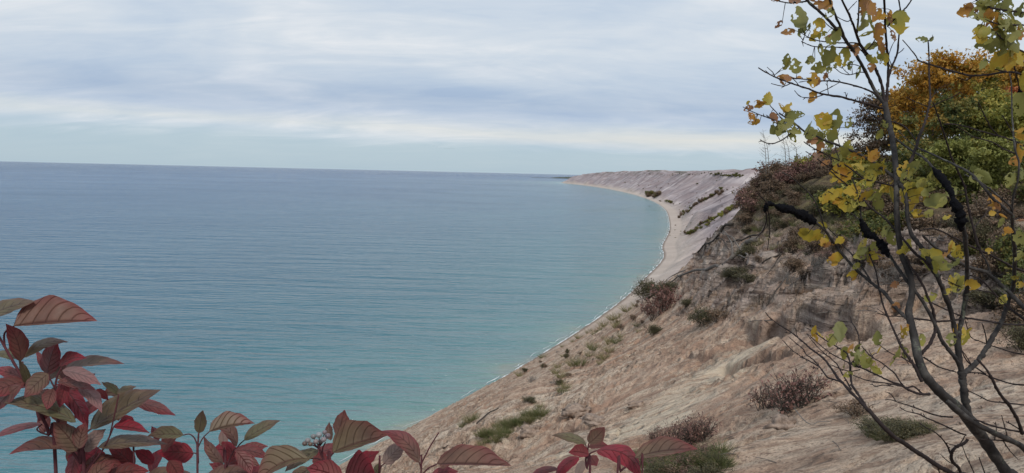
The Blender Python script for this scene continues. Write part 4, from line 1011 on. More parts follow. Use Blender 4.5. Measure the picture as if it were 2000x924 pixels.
shrub_fore(LEFT, 150, D, 'dogwood shrub thick with wine red and olive leaves at lower left', [
    (down(165, 940, D)+[(165, 940, D), (158, 905, D), (154, 880, D)], 4.2, 3),
    (down(110, 945, D)+[(110, 945, D), (96, 850, D), (84, 818, D), (60, 770, D), (42, 735, D), (22, 700, D), (8, 675, D), (-12, 640, D)], 4, 2.2),
    ([(42, 735, D), (46, 722, D), (44, 706, D)], 2, 1.4), ([(10, 680, D), (8, 655, D), (16, 643, D), (28, 637, D)], 2.0, 1.5), ([(154, 880, D), (160, 860, D), (168, 845, D), (178, 838, D)], 2.6, 1.6),
    ([(158, 905, D), (120, 850, D), (112, 800, D), (108, 760, D), (112, 735, D), (120, 718, D)], 3, 1.6), ([(108, 760, D), (100, 745, D), (94, 730, D)], 1.8, 1.2), ([(96, 850, D), (80, 845, D), (72, 838, D), (82, 829, D)], 1.6, 1.2),
    ([(112, 790, D), (116, 765, D), (116, 750, D)], 1.6, 1.2), ([(165, 930, D), (180, 900, D), (192, 875, D)], 2, 1.4), ([(165, 925, D), (200, 880, D), (215, 850, D), (222, 834, D)], 2, 1.2), ([(215, 850, D), (228, 790, D), (232, 770, D)], 1.6, 1.1),
    (down(386, 940, D)+[(386, 940, D), (387, 905, D), (386, 880, D), (387, 862, D), (388, 846, D)], 2.6, 1.6), ([(386, 872, D), (380, 856, D), (370, 848, D), (358, 850, D)], 1.4, 1.1), ([(387, 888, D), (380, 885, D), (374, 886, D)], 1.3, 1.0),
    (down(262, 945, D)+[(262, 945, D), (262, 925, D), (260, 912, D)], 2.4, 1.6)], (8, 23, 33), 1, 46)
shrub_fore(MID, 440, .9, 'small dogwood sprig left of centre with an olive leaf pointing right', [
    (down(440, 945, .9)+[(440, 945, .9), (442, 915, .9), (450, 893, .9), (460, 876, .9)], 2.8, 1.6), ([(442, 915, .9), (437, 890, .9), (438, 874, .9)], 1.6, 1.1), ([(460, 880, .9), (468, 868, .9), (477, 860, .9)], 1.5, 1.1), ([(386, 876, .9), (396, 856, .9), (409, 843, .9)], 1.4, 1.0)], (5, ), 2, 5)
cshrub = shrub_fore(CEN, 660, .84, 'dogwood shrub with a berry cluster and broad brown leaves at the foot of the sand', [
    (down(645, 945, .84)+[(645, 945, .84), (638, 910, .84), (628, 890, .84), (622, 870, .84)], 3.6, 2), ([(642, 925, .84), (641, 905, .84), (645, 892, .84), (652, 884, .84)], 2.6, 1.6), ([(634, 905, .84), (622, 896, .84), (603, 896, .84)], 2, 1.4), ([(630, 892, .84), (630, 876, .84), (636, 864, .84)], 2, 1.2),
    (down(742, 945, .84)+[(742, 945, .84), (740, 925, .84), (744, 912, .84), (751, 905, .84)], 1.7, 1.2), (down(822, 945, .84)+[(822, 945, .84), (823, 920, .84), (819, 903, .84)], 2.0, 1.3), ([(823, 930, .84), (836, 915, .84), (853, 907, .84)], 1.8, 1.3), ([(822, 908, .84), (840, 872, .84), (857, 845, .84)], 1.5, 1.2)], (6, ), 3, 5)
shrub_fore(RGT, 1150, .88, 'dogwood sprig at bottom centre with two upright brown leaves over crimson ones', [
    (down(1152, 945, .88)+[(1152, 945, .88), (1146, 915, .88), (1144, 898, .88), (1147, 882, .88), (1150, 866, .88)], 3.2, 1.6), ([(1146, 893, .88), (1140, 891, .88), (1131, 893, .88)], 1.5, 1.1), ([(1146, 895, .88), (1152, 886, .88), (1166, 880, .88)], 1.8, 1.3), ([(1147, 882, .88), (1145, 874, .88), (1144, 868, .88)], 1.5, 1.1),
    (down(1254, 945, .88)+[(1254, 945, .88), (1250, 912, .88), (1240, 894, .88)], 2.0, 1.3), (down(1205, 945, .88)+[(1205, 945, .88), (1212, 922, .88), (1222, 912, .88)], 2.6, 2.0)], (9, ), 4)
for i, (px, py, r, cl_) in enumerate(((612, 852, 5.5, (.15, .15, .15)), (623, 849, 6, (.22, .23, .24)), (601, 860, 5.5, (.18, .17, .17)), (595, 866, 5, (.10, .07, .06)), (640, 851, 5.5, (.14, .11, .13)), (632, 858, 5.5, (.20, .17, .18)), (606, 867, 4.5, (.12, .08, .06)), (617, 862, 5, (.22, .18, .18)), (634, 844, 4.5, (.16, .13, .14)), (626, 862, 4.5, (.09, .06, .06)))):
    bm = bmesh.new(); bmesh.ops.create_icosphere(bm, subdivisions=3, radius=r/F*.84)
    for v in bm.verts: v.co.z *= 1-.18*(v.co.z > 0); v.co *= 1+.06*math.sin(9*math.atan2(v.co.y, v.co.x))*.4
    me = bpy.data.meshes.new('berry'); bm.to_mesh(me); bm.free(); me.polygons.foreach_set('use_smooth', [True]*len(me.polygons)); me.materials.append(berry_m.m)
    o = bpy.data.objects.new('berry', me); C.objects.link(o); o.parent = cshrub; o.location = P(px, py, .84-.01*(i % 3))-cshrub.location; o.color = (*cl_, 1)
    pstem(cshrub, [(px, py+r*.8, .84), ((px+622)/2+1, (py+880)/2-4, .845), (622, 876, .84)], .9, 1.1, 'berry_stalk')

# ------------------------------------------------------------------ saplings at right
sbark = M('sapling_bark'); co = sbark.coord(); n1_ = sbark.noise(co, 26, 5, .65); n2_ = sbark.noise(co, 150, 4, .6)
cc = sbark.ramp(n1_, [(.35, (.017, .015, .015)), (.55, (.038, .034, .032)), (.70, (.080, .074, .068))])
cc = sbark.mix(sbark.ramp(sbark.noise(co, 17, 4, .7), [(.60, 0.), (.68, .8)]), cc, (.15, .17, .12))
sbark.set('Base Color', cc); sbark.set('Roughness', .8); sbark.set('Specular IOR Level', .25); sbark.set('Normal', sbark.bump(sbark.math('ADD', n1_, sbark.math('MULTIPLY', n2_, .5)), .7, .003))
twig_m = bark_mat('twig_bark', [(.35, (.014, .010, .010)), (.65, (.038, .028, .027))], 90, .3, .001)
gall_m = M('black_gall'); gn = gall_m.noise(gall_m.coord(), 120, 5, .7); gall_m.set('Base Color', (.006, .006, .008)); gall_m.set('Roughness', .9); gall_m.set('Specular IOR Level', .08); gall_m.set('Normal', gall_m.bump(gn, 1., .006))
SL = leaf_mat('sapling_leaves', [(.0, (.16, .17, .055)), (.25, (.22, .21, .055)), (.45, (.31, .28, .055)), (.62, (.42, .31, .04)), (.8, (.42, .21, .035)), (.92, (.30, .15, .08)), (1., (.20, .13, .09))], .45, .5, .35)
DEP = 2.2
class Branch:
    def __init__(s, main, r0, r1, subs=(), d0=None, d1=None): s.main, s.r0, s.r1, s.subs, s.d0, s.d1 = main, r0, r1, subs, d0, d1
def dep_at(px, py, k): return DEP+.16*math.sin(px*.011+py*.006+k*2.1)+.10*math.sin(py*.013+k)
def tubes3(runs, k):
    tb = TB(7); rs = np.random.RandomState(k+1)
    for pts, r0, r1 in runs:
        w_ = [P(p[0], p[1], dep_at(p[0], p[1], k)) for p in pts]; n = len(w_); rad = [.84*(r0+(r1-r0)*i/(n-1))/F*DEP for i in range(n)]
        p_, r_ = smooth_poly(w_, rad, 5); r_ = [r*(1+.10*rs.normal()) for r in r_]; p_ = [q+Vector(rs.normal(size=3))*r*.12 for q, r in zip(p_, r_)]; tb.tube(p_, r_)
        if r0 < 4.5:          # buds and spurs on thin wood
            for i in range(2, len(p_)-1, 3):
                if rs.rand() < .5: d = Vector(rs.normal(size=3)).normalized(); tb.tube([p_[i], p_[i]+d*.007+(p_[i+1]-p_[i]).normalized()*.008], [r_[i]*.8+.0006, .0005], cap=False)
    return tb
SEGS = []      # (px, py, branch object, depth index) samples to hang leaves on
def add_branch(parent, runs, k, name='branch', mat=None):
    o = tubes3(runs, k).build(name, mat or (sbark.m if runs[0][1] > 4.2 else twig_m), parent); o.matrix_parent_inverse = Matrix.Translation(-parent.location)
    for pts, r0, r1 in runs:
        for a, b in zip(pts[:-1], pts[1:]):
            n = max(1, int(math.hypot(a[0]-b[0], a[1]-b[1])/6))
            for j in range(n): SEGS.append((a[0]+(b[0]-a[0])*j/n, a[1]+(b[1]-a[1])*j/n, o, k))
    return o
def root_run(px, py, k, r, spread=0):
    q = P(px, py, dep_at(px, py, k)); g = Vector((q.x+spread, q.y, gz(q.x, q.y)-.05)); inv = CM.inverted(); return q, g
def sap_root(px, py, k, name, label, r, r2, group=None, dxg=0.):
    q, g = root_run(px, py, k, r); g.x += dxg; o = empty(name, g); o.location.z += .05; tag(o, label, 'sapling')
    tb = TB(9); p_, r_ = smooth_poly([g, g.lerp(q, .5)+Vector((.01, 0, 0)), q], [r*1.5/F*DEP, r*1.15/F*DEP, r/F*DEP], 5); return o, tb, (p_, r_)
def finish_trunk(o, tb, low, pts, r0, r1, k, mat):
    w_ = [P(p[0], p[1], dep_at(p[0], p[1], k)) for p in pts]; n = len(w_)
    rad = [.88*(p[2] if len(p) > 2 else r0+(r1-r0)*i/(n-1))/F*DEP for i, p in enumerate(pts)]
    p_, r_ = smooth_poly([Vector(q) for q in low[0][::5]][:-1]+w_, list(low[1][::5])[:-1]+rad, 6)
    rs = np.random.RandomState(k); r_ = [r*(1+.05*rs.normal()) for r in r_]; tb.n = 12; tb.tube(p_, r_, wob=.05)
    t_ = tb.build('trunk', mat, o); t_.matrix_parent_inverse = Matrix.Translation(-o.location)
    for a, b in zip(pts[:-1], pts[1:]):
        nn = max(1, int(math.hypot(a[0]-b[0], a[1]-b[1])/6))
        for j in range(nn): SEGS.append((a[0]+(b[0]-a[0])*j/nn, a[1]+(b[1]-a[1])*j/nn, t_, k))
    return t_
# --- the big sapling
K1 = 0
S1, tb1, low1 = sap_root(1990, 965, K1, 'sapling', 'tallest sapling, with a thick curved grey trunk forking low into two stems', 13.5, 12)
finish_trunk(S1, tb1, low1, [(1990, 965, 13.5), (1962, 918, 12.8), (1928, 868, 12.5), (1893, 820, 13), (1866, 793, 11), (1838, 768, 10.3), (1810, 737, 9.6), (1795, 704, 9), (1785, 655, 8.8), (1777, 622, 8), (1775, 605, 7.4), (1781, 575, 6.8), (1778, 540, 6.4), (1762, 500, 5.8), (1754, 450, 5.6), (1751, 400, 5.6), (1751, 350, 5.6), (1747, 300, 6), (1741, 262, 6.2), (1734, 232, 6.6), (1728, 202, 6.5)], 13, 6, K1, sbark.m)
add_branch(S1, [([(1728, 204), (1714, 186), (1700, 160), (1686, 132), (1670, 105), (1645, 70), (1620, 42), (1600, 22), (1577, 2), (1560, -20)], 4.8, 2.6), ([(1652, 80), (1641, 52), (1630, 26), (1617, -8)], 3, 2), ([(1577, 2), (1555, 5), (1541, 6), (1520, 2), (1505, -2)], 1.7, 1), ([(1632, 60), (1618, 50), (1608, 40)], 1.3, .8)], K1)
add_branch(S1, [([(1729, 204), (1722, 165), (1708, 130), (1692, 103), (1679, 84), (1668, 52), (1655, 22), (1641, -8)], 4.2, 2.2), ([(1674, 64), (1677, 30), (1678, -8)], 2.4, 1.6), ([(1690, 100), (1702, 88), (1712, 72), (1722, 60)], 1.6, .9), ([(1664, 36), (1655, 42), (1640, 36), (1632, 30)], 1.2, .8), ([(1655, 22), (1666, 10), (1674, 2)], 1.1, .7)], K1)
add_branch(S1, [([(1731, 210), (1733, 172), (1735, 140), (1732, 95), (1729, 50), (1727, -8)], 4.2, 2.4), ([(1733, 52), (1746, 38), (1760, 24), (1772, 12), (1784, -6)], 2.2, 1.7), ([(1735, 152), (1742, 130), (1752, 106), (1755, 78), (1758, 45), (1759, 25), (1754, -8)], 2.8, 1.5), ([(1752, 106), (1760, 100), (1766, 94)], 1.2, .7), ([(1742, 128), (1736, 110), (1744, 86), (1752, 76)], 1.1, .7)], K1)
add_branch(S1, [([(1734, 214), (1712, 208), (1690, 202), (1674, 198), (1645, 190), (1620, 186), (1600, 182), (1580, 174), (1561, 168), (1535, 159), (1511, 149), (1495, 141), (1481, 132)], 3.4, 1.2), ([(1544, 163), (1532, 168), (1520, 167), (1506, 163)], 1.2, .8), ([(1513, 148), (1509, 141), (1498, 131)], 1.1, .7), ([(1609, 185), (1592, 190), (1576, 191), (1562, 188), (1552, 177)], 1.3, .8), ([(1618, 185), (1616, 168), (1615, 158)], 1.1, .7), ([(1600, 181), (1620, 172), (1638, 162)], 1.1, .8), ([(1511, 149), (1516, 144), (1525, 138)], 1., .6), ([(1653, 192), (1652, 184), (1651, 180)], 1., .7), ([(1561, 168), (1553, 158), (1545, 150)], 1.2, .8)], K1)
add_branch(S1, [([(1724, 196), (1706, 182), (1690, 174), (1668, 167), (1643, 161), (1620, 158), (1600, 158), (1575, 155), (1548, 153)], 2.6, 1.2), ([(1600, 158), (1580, 158), (1562, 160)], 1., .7), ([(1643, 161), (1637, 155)], 1., .7), ([(1623, 158), (1615, 150), (1608, 142)], 1.1, .7)], K1)
add_branch(S1, [([(1690, 108), (1676, 86), (1650, 84), (1625, 83), (1600, 80), (1584, 75), (1572, 69)], 1.9, .9), ([(1698, 120), (1680, 97), (1650, 93), (1615, 92), (1591, 91), (1576, 86), (1565, 81)], 1.7, .9), ([(1572, 69), (1568, 78), (1567, 84)], .9, .7), ([(1605, 91), (1601, 85)], .9, .6)], K1)
add_branch(S1, [([(1686, 132), (1668, 126), (1650, 128), (1644, 134)], 1.3, .7), ([(1694, 146), (1684, 141), (1665, 145), (1656, 146), (1642, 142), (1632, 134)], 1.4, .8), ([(1660, 146), (1650, 138), (1644, 130)], .9, .6), ([(1665, 144), (1664, 125), (1670, 118)], .9, .6)], K1)
add_branch(S1, [([(1740, 250), (1722, 236), (1700, 222), (1684, 214)], 1.7, 1.1), ([(1715, 231), (1735, 236), (1752, 240), (1770, 250), (1780, 262), (1791, 277)], 1.6, 1.6), ([(1666, 228), (1655, 232)], 1., .8)], K1)
# the low fork and its arms
add_branch(S1, [([(1896, 824), (1887, 790), (1883, 762), (1880, 740), (1878, 725)], 9.2, 8.4)], K1)
add_branch(S1, [([(1879, 735), (1873, 704), (1868, 665), (1862, 630), (1854, 598), (1845, 572), (1837, 555), (1824, 522), (1808, 498), (1796, 479), (1780, 457), (1773, 425), (1770, 388), (1764, 368), (1752, 351), (1736, 338), (1718, 326), (1700, 314), (1674, 299), (1650, 290), (1630, 281), (1612, 275), (1596, 267), (1582, 262), (1570, 256), (1553, 242), (1538, 232), (1522, 221)], 6.2, 1.7),
    ([(1560, 250), (1548, 258), (1530, 272), (1511, 280), (1496, 279), (1485, 273)], 1.7, .9), ([(1553, 242), (1535, 238), (1518, 236), (1500, 230), (1481, 223), (1465, 216), (1451, 209)], 1.6, .8), ([(1548, 246), (1530, 234), (1515, 218), (1503, 204), (1506, 192)], 1.4, .8), ([(1633, 283), (1632, 292), (1640, 312)], 1.5, 1.0),
    ([(1618, 277), (1604, 262), (1597, 250)], 1.2, .8), ([(1640, 285), (1636, 265), (1640, 250), (1644, 240)], 1.1, .7), ([(1503, 232), (1496, 224)], 1., .6)], K1)
add_branch(S1, [([(1760, 366), (1740, 362), (1715, 356), (1690, 350), (1666, 333), (1641, 315), (1622, 306), (1604, 297), (1586, 288), (1570, 277)], 2.2, 1.1), ([(1690, 350), (1664, 348), (1640, 340), (1622, 329), (1598, 312), (1574, 296)], 1.8, 1.), ([(1666, 333), (1655, 340)], 1., .8)], K1)
add_branch(S1, [([(1880, 735), (1874, 690), (1873, 650), (1880, 618), (1885, 590), (1888, 560), (1889, 530), (1887, 490), (1884, 457), (1880, 440), (1876, 420)], 6.4, 4.0), ([(1826, 331), (1808, 312), (1790, 300), (1772, 288), (1757, 277), (1742, 264)], 3, 1.6)], K1)
add_branch(S1, [([(1878, 728), (1868, 704), (1852, 682), (1841, 668), (1834, 652), (1826, 634), (1812, 606), (1796, 580), (1780, 560), (1763, 538), (1750, 518), (1738, 500)], 4.8, 3.4), ([(1682, 430), (1680, 405), (1677, 385), (1670, 362), (1660, 340)], 2., 1.3), ([(1684, 434), (1672, 424), (1656, 412), (1630, 401), (1604, 390), (1595, 384)], 1.7, .9), ([(1656, 412), (1640, 400)], .9, .7)], K1)
add_branch(S1, [([(1841, 566), (1830, 542), (1822, 531), (1806, 509), (1790, 498), (1768, 472), (1748, 449), (1733, 432), (1720, 420), (1706, 410), (1682, 386), (1660, 366), (1640, 350), (1622, 334)], 3.6, 1.4), ([(1706, 410), (1688, 405), (1669, 401), (1650, 392), (1635, 384), (1617, 373)], 1.6, .9), ([(1748, 449), (1760, 460), (1768, 474)], 1., .8)], K1)
add_branch(S1, [([(1800, 690), (1815, 674), (1824, 655), (1827, 640), (1825, 620), (1820, 600), (1811, 578), (1803, 558), (1789, 535), (1778, 520), (1770, 500)], 4., 2.2)], K1)
add_branch(S1, [([(1880, 732), (1894, 720), (1908, 707), (1920, 690), (1932, 672), (1944, 650), (1954, 633), (1962, 612), (1969, 594), (1976, 572), (1980, 553), (1982, 520), (1982, 495), (1980, 468), (1978, 440), (1976, 420), (1964, 410), (1950, 397), (1936, 384), (1922, 366), (1906, 348), (1888, 334), (1871, 325), (1850, 315), (1820, 301), (1791, 288)], 6.6, 1.8),
    ([(1977, 425), (1974, 405), (1960, 392), (1946, 380), (1932, 368), (1908, 352), (1884, 341)], 2.2, 1.4), ([(1976, 420), (1978, 395), (1982, 373), (1988, 350), (1990, 318), (1983, 292), (1978, 245), (1976, 200), (1975, 160), (1968, 130)], 2.6, 1.2), ([(1791, 288), (1768, 270), (1755, 255)], 1.4, .8)], K1)
add_branch(S1, [([(1766, 350), (1774, 328), (1783, 305), (1790, 285), (1795, 268), (1802, 250), (1808, 235), (1813, 214), (1817, 190), (1815, 160), (1815, 125), (1814, 100), (1813, 80)], 4.2, 1.5), ([(1814, 212), (1828, 204), (1841, 197), (1860, 190), (1876, 180)], 1.6, 1.), ([(1818, 192), (1832, 176), (1848, 165)], 1.3, .8), ([(1812, 208), (1795, 202), (1770, 190)], 1.2, .8), ([(1813, 80), (1818, 76), (1822, 73)], 1., .8)], K1)
add_branch(S1, [([(1772, 622), (1764, 615), (1756, 608), (1744, 594), (1733, 579), (1722, 567), (1708, 557), (1688, 541), (1669, 524), (1655, 508), (1641, 492), (1627, 472), (1613, 453), (1600, 440), (1588, 432)], 4.6, 2.9), ([(1613, 453), (1608, 438), (1604, 423), (1597, 405), (1591, 392), (1578, 375), (1561, 360), (1545, 346), (1528, 337)], 1.8, 1.1), ([(1700, 548), (1688, 528), (1674, 509), (1661, 494), (1648, 481), (1632, 460), (1617, 446)], 2.2, 1.3)], K1)
add_branch(S1, [([(1800, 745), (1792, 728), (1785, 713), (1774, 698), (1763, 681), (1754, 664), (1748, 650), (1738, 628), (1728, 605), (1721, 583), (1714, 545), (1708, 522), (1697, 494)], 3.6, 1.5), ([(1763, 681), (1768, 700), (1775, 712)], 1., .7), ([(1735, 622), (1726, 612), (1713, 603)], 1., .7), ([(1785, 713), (1765, 700), (1740, 690), (1715, 672)], 1.6, .8), ([(1740, 690), (1728, 682), (1720, 676)], 1., .7)], K1)
add_branch(S1, [([(1775, 622), (1760, 618), (1733, 617), (1713, 611)], 1.6, .9), ([(1782, 622), (1805, 624), (1830, 628), (1860, 626), (1891, 622), (1920, 626), (1949, 631), (1975, 634), (2010, 634)], 2.1, 2.3), ([(1891, 622), (1874, 616), (1858, 609), (1838, 600), (1817, 590), (1798, 579), (1786, 562)], 1.8, 1.1)], K1)
add_branch(S1, [([(1804, 698), (1815, 705), (1832, 716), (1850, 722), (1868, 727)], 1.9, 1.4), ([(1898, 715), (1885, 700), (1878, 685), (1870, 678), (1855, 672)], 1.7, .9)], K1)
# galls of black knot
def gall(parent, pts, r, k, nm='gall'):
    w_ = [P(p[0], p[1], dep_at(p[0], p[1], k)) for p in pts]; n = len(w_); rs = np.random.RandomState(int(pts[0][0]))
    p_, r_ = smooth_poly(w_, [r*(.3 if i in (0, n-1) else rs.uniform(.85, 1.15))/F*DEP for i in range(n)], 7); tb = TB(14)
    r_ = [q*(1+.16*math.sin(i*1.3+rs.rand()*2)) for i, q in enumerate(r_)]; r_ = [.84*q for q in r_]; tb.tube(p_, r_, wob=.28); o = tb.build(nm, gall_m.m, parent); o.matrix_parent_inverse = Matrix.Translation(-parent.location); return o
gall(S1, [(1592, 436), (1584, 430), (1572, 422), (1562, 418), (1552, 415)], 9.5, K1); gall(S1, [(1558, 418), (1548, 411), (1535, 408), (1522, 405), (1514, 401)], 8.5, K1)
gall(S1, [(1516, 403), (1506, 398), (1499, 399), (1496, 406), (1493, 415)], 4.8, K1)
gall(S1, [(1681, 427), (1686, 440), (1694, 456), (1706, 462), (1716, 470)], 8.5, K1); gall(S1, [(1712, 466), (1720, 476), (1728, 488), (1738, 503)], 9.5, K1)
gall(S1, [(1822, 328), (1834, 342), (1846, 356), (1856, 372), (1862, 388)], 7.5, K1); gall(S1, [(1860, 384), (1866, 400), (1874, 416), (1877, 432), (1876, 452)], 9.5, K1)
add_branch(S1, [([(1495, 410), (1497, 430), (1489, 452), (1476, 466)], 1.8, 1.0), ([(1499, 408), (1503, 430), (1503, 455), (1499, 488)], 1.5, .9), ([(1500, 398), (1489, 387), (1478, 377)], 1.6, .7)], K1)
# --- right stem behind
K2 = 2
S2, tb2, low2 = sap_root(2035, 960, K2, 'sapling', 'dark sapling at the right edge, crossing behind the thick trunk', 7, 6)
finish_trunk(S2, tb2, low2, [(2035, 960, 7), (2020, 915, 7), (2000, 876, 6.5), (1969, 858, 6.2), (1936, 843, 5.8), (1897, 822, 5.2), (1870, 800, 5), (1850, 783, 4)], 7, 4, K2, sbark.m)
add_branch(S2, [([(2000, 845), (1965, 838), (1932, 830), (1912, 822), (1895, 819)], 2.4, 1.8)], K2)
add_branch(S2, [([(1985, 866), (1960, 861), (1935, 859), (1914, 858)], 2., 1.1), ([(1943, 858), (1946, 838), (1944, 824)], 1.2, .7), ([(1969, 858), (1962, 832), (1956, 811)], 1.3, .8), ([(1960, 862), (1972, 880), (1988, 897)], 1.3, .9)], K2)
add_branch(S2, [([(1996, 845), (1985, 815), (1973, 795), (1960, 778), (1949, 763), (1942, 750), (1936, 737), (1925, 720), (1908, 700)], 4.2, 2.2), ([(1990, 838), (1978, 830), (1966, 824)], 1.6, 1.2)], K2)
add_branch(S2, [([(2060, 795), (2030, 793), (1999, 791), (1965, 787), (1932, 783), (1910, 772), (1891, 763)], 1.8, 1.1)], K2)
# --- upright saplings off to the right that send branches into the frame
K3 = 4
S3, tb3, low3 = sap_root(2075, 960, K3, 'sapling', 'sapling just outside the right edge whose leafy branches hang in from the top right corner', 9, 8)
finish_trunk(S3, tb3, low3, [(2075, 960, 9), (2068, 860, 8.5), (2060, 760, 8), (2055, 650, 7), (2060, 520, 6.5), (2055, 400, 6), (2050, 300, 5), (2042, 180, 4.5), (2045, 60, 4), (2050, -40, 3)], 9, 3, K3, sbark.m)
add_branch(S3, [([(2042, 170), (2020, 156), (2000, 147), (1969, 140), (1935, 145), (1900, 148), (1875, 143), (1850, 136), (1830, 130), (1813, 125), (1795, 118), (1788, 108), (1780, 98), (1763, 78)], 3., 1.0), ([(1900, 148), (1887, 157), (1871, 151)], 1.4, .9), ([(1969, 140), (1950, 137), (1935, 132)], 1.4, 1.)], K3)
add_branch(S3, [([(2044, 40), (2020, 28), (2000, 25), (1980, 22), (1962, 20), (1945, 17), (1930, 13), (1915, 6), (1902, -4)], 2.6, 1.4), ([(1968, 20), (1960, 8), (1955, -5)], 1.3, .9)], K3)
add_branch(S3, [([(2043, 60), (2020, 52), (2000, 49), (1975, 49), (1954, 48), (1936, 43), (1915, 35), (1900, 26)], 2.2, 1.), ([(1995, 49), (2000, 60), (2010, 70)], 1.1, .9)], K3)
add_branch(S3, [([(2043, 130), (2020, 112), (2000, 102), (1985, 95), (1968, 84), (1955, 74), (1945, 63)], 2.4, 1.2), ([(1990, 98), (1994, 115), (1999, 132)], 1.5, .9), ([(1972, 88), (1977, 108), (1982, 134), (1988, 158), (1992, 178)], 1.8, 1.3)], K3)
gall(S3, [(1990, 174), (1992, 182), (1991, 190)], 4.6, K3)
add_branch(S3, [([(2052, 300), (2025, 292), (2000, 285), (1985, 277), (1969, 271), (1945, 264), (1915, 256), (1893, 249), (1871, 244), (1857, 242), (1843, 243)], 2.8, 1.), ([(1949, 264), (1936, 250), (1926, 232), (1918, 215), (1910, 199)], 1.7, 1.)], K3)
add_branch(S3, [([(2052, 330), (2020, 315), (1998, 306), (1982, 300), (1958, 290), (1945, 281), (1930, 275), (1915, 271), (1900, 267), (1884, 256), (1869, 247)], 2.5, 1.), ([(1982, 300), (1985, 280), (1975, 255), (1962, 232), (1957, 225)], 1.5, 1.)], K3)
add_branch(S3, [([(2056, 650), (2025, 622), (1999, 600), (1985, 585), (1969, 570), (1952, 555), (1936, 540), (1925, 531), (1910, 527), (1893, 522), (1875, 514), (1858, 505), (1840, 493), (1824, 481), (1812, 470), (1802, 460)], 5.6, 2.6), ([(1936, 540), (1928, 515), (1915, 490)], 2.6, 1.6), ([(1815, 473), (1815, 462)], 1.4, .8)], K3)
add_branch(S3, [([(2056, 560), (2020, 540), (1995, 528), (1975, 520), (1948, 505), (1921, 492), (1903, 484), (1884, 475), (1870, 467), (1858, 462), (1840, 452), (1824, 447), (1810, 447), (1798, 451)], 3.2, 1.4)], K3)
add_branch(S3, [([(2056, 670), (2025, 645), (2000, 624), (1980, 608), (1962, 594), (1950, 582), (1941, 572), (1925, 555), (1910, 543), (1895, 538)], 3.2, 1.5), ([(1945, 575), (1930, 570), (1905, 566), (1880, 562), (1860, 553), (1841, 544)], 1.7, 1.)], K3)
add_branch(S3, [([(2058, 756), (2025, 752), (2000, 752), (1985, 751), (1969, 748), (1945, 740), (1919, 730), (1905, 728), (1893, 728)], 2.4, 1.3), ([(1926, 731), (1912, 722), (1897, 711), (1888, 697), (1878, 683)], 1.9, 1.)], K3)
add_branch(S3, [([(2057, 700), (2015, 695), (1973, 687), (1952, 680), (1932, 674), (1915, 667), (1897, 659), (1890, 642), (1885, 625)], 1.8, .9), ([(1928, 672), (1924, 650), (1918, 632)], 1.5, 1.)], K3)
add_branch(S3, [([(1915, 494), (1906, 464), (1900, 440), (1895, 420), (1891, 403), (1888, 385), (1884, 365), (1876, 345), (1867, 325), (1858, 308), (1850, 280), (1840, 250), (1830, 221), (1822, 200)], 3.2, 1.4), ([(1902, 446), (1914, 430), (1925, 418), (1932, 405)], 1.5, .9)], K3)
add_branch(S3, [([(2056, 450), (2020, 436), (1996, 425), (1980, 430)], 1.8, 1.2)], K3)
# --- leaning stem at the bottom with a fan of bare twigs
K4 = 6
S4, tb4, low4 = sap_root(1900, 955, K4, 'sapling', 'leaning slender sapling with a fan of dark bare twigs over the sand', 5.5, 5)
finish_trunk(S4, tb4, low4, [(1900, 955, 5.5), (1861, 926, 5.2), (1832, 910, 5), (1807, 893, 4.8), (1786, 880, 4.7), (1765, 865, 4.6), (1748, 855, 4.5), (1733, 841, 4.4), (1720, 828, 4.2), (1708, 814, 4.2), (1696, 800, 4.)], 5, 4, K4, twig_m)
add_branch(S4, [([(1696, 802), (1678, 782), (1660, 764), (1648, 750), (1636, 738), (1627, 724), (1618, 712), (1612, 704), (1605, 697), (1594, 689), (1582, 680), (1571, 670), (1560, 661), (1548, 651), (1536, 643), (1521, 634), (1508, 624), (1501, 618), (1495, 610)], 3.4, 1.1), ([(1560, 661), (1555, 650), (1555, 636)], 1.2, .8), ([(1545, 650), (1538, 650), (1534, 645)], 1., .7)], K4)
add_branch(S4, [([(1694, 800), (1684, 782), (1670, 762), (1663, 748), (1661, 721), (1660, 708), (1657, 697), (1652, 688), (1640, 681), (1625, 672), (1610, 663), (1594, 652), (1577, 641)], 3.0, 1.), ([(1661, 712), (1669, 702), (1675, 691), (1678, 678), (1678, 665), (1676, 651), (1670, 639), (1664, 630), (1661, 619)], 2., 1.)], K4)
add_branch(S4, [([(1656, 760), (1644, 747), (1631, 742), (1618, 738), (1611, 731), (1601, 717), (1588, 702), (1575, 693), (1570, 684), (1562, 676), (1552, 668), (1543, 660)], 2.2, .9), ([(1601, 717), (1586, 708), (1571, 700), (1561, 694), (1551, 687), (1540, 677), (1528, 664)], 1.7, .8), ([(1601, 718), (1592, 719), (1582, 716)], 1., .7), ([(1571, 700), (1562, 698)], 1., .7)], K4)
add_branch(S4, [([(1662, 760), (1653, 743), (1646, 732), (1640, 721), (1635, 712), (1627, 704), (1610, 690), (1597, 678), (1585, 664), (1575, 651)], 1.8, .8), ([(1620, 697), (1607, 690), (1596, 684)], 1., .7), ([(1680, 722), (1660, 725), (1640, 720), (1622, 712)], 1.4, .9)], K4)
add_branch(S1, [([(1815, 770), (1800, 770), (1785, 766), (1772, 760), (1759, 752), (1747, 748), (1735, 743), (1712, 732), (1688, 721), (1672, 715), (1657, 708), (1637, 698), (1618, 687), (1597, 670), (1577, 652)], 3., .9), ([(1759, 754), (1740, 750), (1718, 747), (1690, 742), (1666, 733)], 1.7, 1.), ([(1745, 755), (1725, 752), (1710, 755), (1704, 750)], 1.2, .8), ([(1688, 722), (1680, 716), (1676, 712)], 1., .7)], K1)
